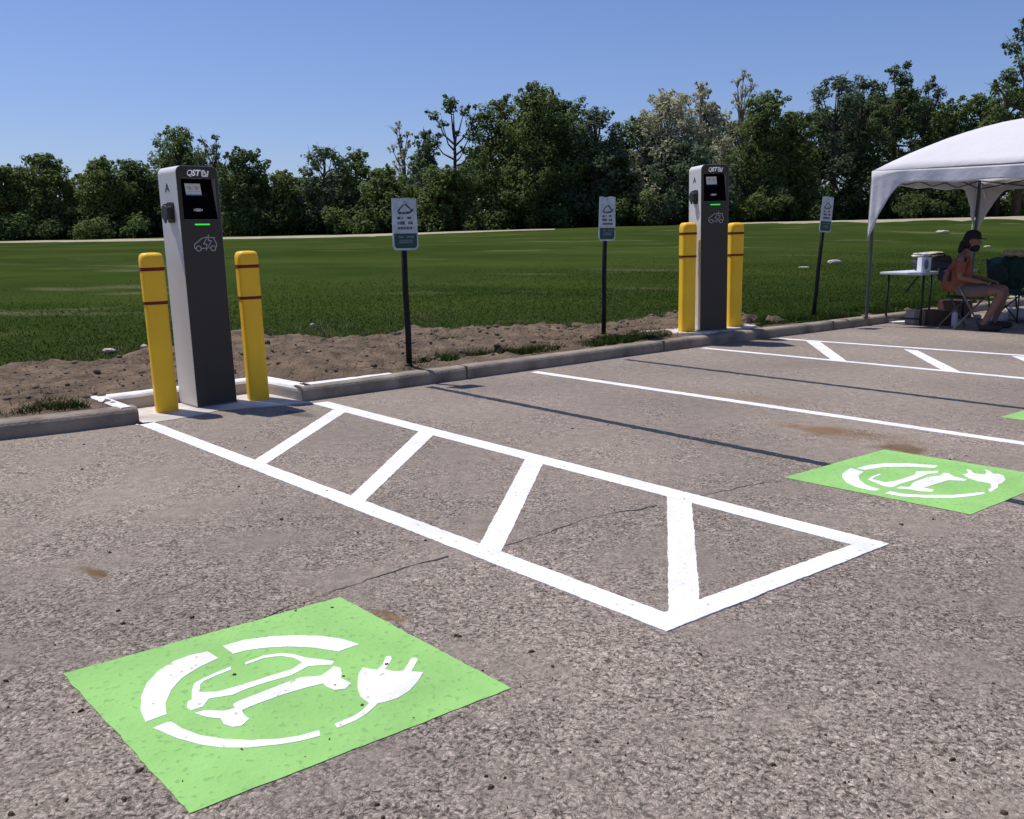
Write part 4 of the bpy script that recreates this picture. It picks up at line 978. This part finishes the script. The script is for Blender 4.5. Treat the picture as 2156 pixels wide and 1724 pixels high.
blades('grass', pts, .02, .055, .009, BLADE, 1.1); blades('weeds', tall, .03, .10, .008, BLADE, .9); blades('dry_grass', dry, .03, .10, .006, DRYB, .8)
cl = []
cm = MB()
for k in range(1500):
    x = random.uniform(-6, 8); s = random.uniform(.3, 3.2); y = yk(x)+s
    if inside((x, y), NOTCH) or dirt_amount(x, y, s) < .15: continue
    r = random.choice((.008, .010, .012, .016, .02, .032))*random.uniform(.7, 1.2); z = zdirt(x, y, s)
    bm = bmesh.new(); bmesh.ops.create_icosphere(bm, subdivisions=2 if r > .02 else 1, radius=r)
    off = random.random()*50
    vs = [(x+v.co.x*(1+.5*mnoise.noise(v.co*40+Vector((off, 0, 0)))), y+v.co.y, z+r*.2+v.co.z*.7*(1+.5*mnoise.noise(v.co*40+Vector((0, off, 0))))) for v in bm.verts]; fs = [tuple(v.index for v in f.verts) for f in bm.faces]; bm.free(); cm.add(vs, fs)
tag(cm.build('dirt_clods', mk('clod', (.175, .142, .112), .95, (.09, .07, .055), 9)), kind='stuff')

# ------------------------------------------------------------------ trees
def leafmat(name, c1_, c2_):
    M = mk(name, c1_, .6, c2_, .35, spec=.15, island=.5, detail=3); n = M.node_tree.nodes; L = M.node_tree.links
    tr = n.new('ShaderNodeBsdfTranslucent'); mx = n.new('ShaderNodeMixShader'); mx.inputs[0].default_value = .55; b = n['Principled BSDF']
    L.new(b.inputs['Base Color'].links[0].from_socket, tr.inputs[0]); L.new(b.outputs[0], mx.inputs[1]); L.new(tr.outputs[0], mx.inputs[2]); L.new(mx.outputs[0], n['Material Output'].inputs[0]); return M
LM = {'dark': leafmat('foliage_dark', (.130, .185, .062), (.060, .098, .038)), 'mid': leafmat('foliage_mid', (.190, .250, .075), (.085, .130, .045)),
      'cool': leafmat('foliage_cool', (.180, .235, .130), (.080, .120, .072)), 'pale': leafmat('foliage_pale', (.60, .58, .42), (.32, .33, .20))}
BARK = mk('bark', (.085, .068, .052), .95, (.04, .032, .025), 3, .01, 20); PBARK = mk('pale_bark', (.28, .25, .19), .9, (.16, .14, .11), 3)
def leaves(clumps, per, size, squash=.8):
    out = []
    for (c, r) in clumps:
        k = max(20, int(per*(r/.8)**1.7)); d = rng.normal(size=(k, 3)); d /= np.linalg.norm(d, axis=1)[:, None]
        rad = r*rng.uniform(.25, 1.12, k)**.55; p = c+d*rad[:, None]*np.array([1, 1, squash])
        p += rng.normal(size=(k, 3))*r*.07
        s = size*rng.uniform(.5, 1.25, k)[:, None]
        a = rng.normal(size=(k, 3)); a /= np.linalg.norm(a, axis=1)[:, None]; nrm = d*.9+rng.normal(size=(k, 3))*.5+np.array([0, 0, .6]); b = np.cross(nrm, a); b /= (np.linalg.norm(b, axis=1)[:, None]+1e-6)
        a = np.cross(b, nrm); a /= (np.linalg.norm(a, axis=1)[:, None]+1e-6)
        out.append(np.stack([p-a*s*.5, p-b*s*.28+a*s*.05, p+a*s*.5, p+b*s*.28+a*s*.05], 1))
    return np.concatenate(out)
def make_tree(vx, vtop, vw, Y, kind, style, label, per=210):
    x = (vx-1078)/1850*Y; zb = T(x, Y)-.05; top = WP(vx, vtop, Y).z; Hh = top-zb; W_ = vw/1850*Y*1.5
    root = empty('tree', (x, Y, zb), 0, label, 'tree', 'trees along the far edge of the field'); r_ = random.Random(int(vx*7+vtop)); cl = []; limbs = MB()
    bark = PBARK if kind == 'pale' else BARK
    tr = .018*Hh+.05
    pts_ = [(0, 0, 0), (r_.uniform(-.1, .1)*W_*.3, 0, Hh*.3), (r_.uniform(-.1, .1)*W_*.5, r_.uniform(-.2, .2), Hh*.6), (r_.uniform(-.05, .05)*W_, 0, Hh*.88)]
    MB().tube(pts_, [tr, tr*.75, tr*.45, tr*.12], 8).build('trunk', bark, root, smooth=True)
    n = {'dense': 34, 'airy': 26, 'tuft': 18, 'twig': 24}[style]
    for i in range(n):
        f = (i+.5)/n; hz = .06+.92*f**(.85)
        if style == 'tuft': hz = .10+.88*f**.7
        env = (1-max(hz-.35, 0)**1.7/.48)**.6 if hz > .35 else .75+.7*hz; env = max(min(env, 1), .12)
        a = i*2.4+r_.random()*1.2; rr_ = math.sqrt(r_.uniform(.1, 1))*env*W_/2*(.95 if style != 'tuft' else 1.0)
        rad = {'dense': .185, 'airy': .15, 'tuft': .12, 'twig': .11}[style]*min(W_, Hh)*r_.uniform(.65, 1.2)*(1.15-.55*hz)*1.15
        rad = max(rad, .22)
        c = Vector((math.cos(a)*rr_, math.sin(a)*rr_*.7, min(hz*Hh, Hh-rad*.75)))
        if i == n-1: c = Vector((r_.uniform(-.08, .08)*W_, 0, Hh-rad*.8))
        if style == 'tuft' and .35 < hz < .75 and r_.random() < .45: rad *= .4
        cl.append((np.array(c), rad))
        for q in range(2 if style != 'tuft' else 1):              # small sprays break up the outline
            d = Vector((r_.gauss(0, 1), r_.gauss(0, .6), abs(r_.gauss(.5, .6)))).normalized(); cc_ = c+d*rad*r_.uniform(.9, 1.35)
            if cc_.z < Hh+.15: cl.append((np.array(cc_), rad*r_.uniform(.25, .45)))
        b0_ = Vector(pts_[1]).lerp(Vector(pts_[3]), min(max(hz-.25, 0), .7)); m_ = b0_.lerp(c, .5)+Vector((0, 0, -.06*Hh*r_.random()))
        limbs.tube([b0_, m_, c+Vector((0, 0, rad*.4))], [tr*.38, tr*.24, tr*.05], 5)
        if style in ('twig', 'tuft', 'airy'):
            for q in range(5 if style == 'twig' else 2):
                e = c+Vector((r_.gauss(0, .6), r_.gauss(0, .5), r_.uniform(.2, 1.2)))*rad*1.3; limbs.tube([m_.lerp(c, .7), (c+e)/2, e], [tr*.14, tr*.09, tr*.03], 4)
    cl = [(c_, r__) for c_, r__ in cl if c_[2]-r__ > -.3 or c_[2] > 0]
    limbs.build('limbs', bark, root)
    P = leaves(cl, per*{'dense': 1.25, 'airy': 1.15, 'tuft': 1.3, 'twig': .55}[style], .25 if style != 'twig' else .20)
    quads_mesh('crown', P, LM[kind], root)
    return root
TREES = [
 (-20, 352, 100, 63, 'dark', 'dense', 'dark tree cut by the photo edge, at the low end of the tree line'),
 (52, 347, 78, 61, 'mid', 'dense', 'small round-headed tree near the low end of the tree line'),
 (127, 322, 92, 62, 'mid', 'dense', 'bushy double-topped tree left of the nearer charger, a gap of sky on its left'),
 (200, 368, 70, 64, 'cool', 'airy', 'low thin greyish tree between two bushy green ones left of the nearer charger'),
 (248, 334, 84, 62, 'mid', 'dense', 'green tree with three small points standing just left of the nearer charger'),
 (308, 338, 80, 64, 'dark', 'dense', 'dark tree right behind the first bollard'),
 (398, 268, 118, 66, 'mid', 'airy', 'open-crowned tree rising directly above the nearer charger'),
 (478, 284, 74, 63, 'cool', 'twig', 'thin see-through tree with bare twigs beside the tree above the nearer charger'),
 (538, 312, 80, 61, 'dark', 'dense', 'nearly black pointed tree right of the nearer charger above the second bollard'),
 (598, 362, 80, 62, 'mid', 'dense', 'low olive tree in the dip of the skyline'),
 (652, 372, 70, 64, 'dark', 'dense', 'lowest dark tree of the skyline dip beside a taller grey-green tree'),
 (702, 308, 88, 62, 'cool', 'airy', 'grey-green round tree rising from the skyline dip'),
 (765, 316, 88, 63, 'mid', 'airy', 'loose branching tree left of the crumpled sign'),
 (822, 352, 76, 61, 'mid', 'dense', 'leafy tree directly above the crumpled sign'),
 (862, 258, 62, 65, 'pale', 'twig', 'slender pale tree with bare top twigs behind the crumpled sign'),
 (905, 272, 70, 63, 'cool', 'airy', 'forked dark-limbed tree just right of the pale slender tree'),
 (968, 202, 108, 62, 'dark', 'tuft', 'tall tree with dark separate tufts on bare forking limbs'),
 (945, 352, 110, 61, 'mid', 'dense', 'lower bushy tree in front of the tufted tree'),
 (1062, 206, 96, 64, 'mid', 'dense', 'left shoulder of the broad green clump, next to the tufted tree'),
 (1128, 180, 118, 62, 'mid', 'dense', 'highest tree of the broad green clump in the middle'),
 (1192, 208, 100, 64, 'dark', 'dense', 'dark rounded tree right of the highest one in the middle clump'),
 (1252, 226, 90, 62, 'cool', 'dense', 'tree sloping down at the right end of the middle clump above the thin sign'),
 (1296, 290, 66, 63, 'dark', 'dense', 'short dark tree in the notch between the middle clump and the pale trees'),
 (1346, 240, 86, 63, 'mid', 'dense', 'dark green tree at the foot of the pale tan-topped trees'),
 (1398, 192, 104, 62, 'pale', 'dense', 'pale grey-green tree left of the far charger'),
 (1462, 172, 96, 64, 'pale', 'airy', 'pale tan tree with feathery ends rising behind the far charger'),
 (1440, 300, 150, 60.5, 'cool', 'dense', 'broad lower tree in front of the pale trees, behind the far charger'),
 (1548, 150, 92, 65, 'pale', 'twig', 'tallest pale twiggy tree just right of the far charger'),
 (1600, 192, 96, 62, 'mid', 'dense', 'green tree right of the pale twiggy ones'),
 (1652, 232, 84, 63, 'mid', 'dense', 'lower tree in the notch above the far bollards'),
 (1735, 158, 112, 64, 'cool', 'airy', 'tall grey-green tree above the leaning sign'),
 (1792, 160, 86, 66, 'cool', 'airy', 'airy middle tree of the tall group above the leaning sign'),
 (1858, 140, 112, 63, 'dark', 'airy', 'tall dark tree with sky gaps above the tent corner'),
 (1918, 168, 84, 65, 'cool', 'airy', 'hazy grey-green tree above the left slope of the tent'),
 (1972, 212, 82, 63, 'mid', 'dense', 'lower tree in the dip above the tent roof'),
 (2030, 196, 84, 64, 'mid', 'dense', 'green tree rising behind the tent roof left of the tallest tree'),
 (2078, 142, 92, 60, 'mid', 'airy', 'yellow-green leafy tree touching the tallest tree behind the tent'),
 (2118, 34, 135, 57, 'dark', 'tuft', 'tallest tree with thick dark limbs cut by the upper right photo corner'),
]
for t in TREES: make_tree(*t)
# the wood behind and the undergrowth at its foot: nobody could count them
sky_x = [t[0] for t in TREES if t[5] != 'twig' and t[5] != 'tuft']; sky_y = [t[1] for t in TREES if t[5] != 'twig' and t[5] != 'tuft']
o_ = np.argsort(sky_x); sky_x = np.array(sky_x)[o_]; sky_y = np.array(sky_y)[o_]
cl = []
for k in range(620):
    vx = random.uniform(-700, 2850); Y = random.uniform(67, 76); x = (vx-1078)/1850*Y; hi = WP(vx, float(np.interp(vx, sky_x, sky_y))+34, Y).z; lo = T(x, Y)
    r = random.uniform(.7, 1.4); z = lo+random.random()**.8*(max(hi-r-lo, .6)); cl.append((np.array((x, Y, z)), r))
for k in range(480):
    vx = random.uniform(-700, 2850); Y = random.uniform(64, 68); x = (vx-1078)/1850*Y; cl.append((np.array((x, Y, T(x, Y)+random.uniform(0, .9))), random.uniform(.8, 1.3)))
tag(quads_mesh('far_woods', leaves(cl, 150, .55), LM['dark']), kind='stuff')
cl = []
for k in range(760):
    vx = random.uniform(-500, 2650); Y = random.uniform(59.2, 61.5); x = (vx-1078)/1850*Y; r = random.uniform(.35, .8); lo = T(x, Y)
    tall_ = 1.1+1.1*fbm(vx*.01, 0, 1, 2)+(.7 if vx > 1250 else 0)
    if fbm(vx*.013, 3, 1, 3) < -.12: continue
    cl.append((np.array((x, Y, lo+r*.4+random.random()*max(tall_, .2))), r))
h_ = [c for c in cl if fbm(c[0][0]*.25, 9, 1, 2) > 0]; g_ = [c for c in cl if fbm(c[0][0]*.25, 9, 1, 2) <= 0]
tag(quads_mesh('undergrowth', leaves(h_, 190, .24), LM['mid']), kind='stuff'); tag(quads_mesh('undergrowth', leaves(g_, 190, .22), LM['dark']), kind='stuff')
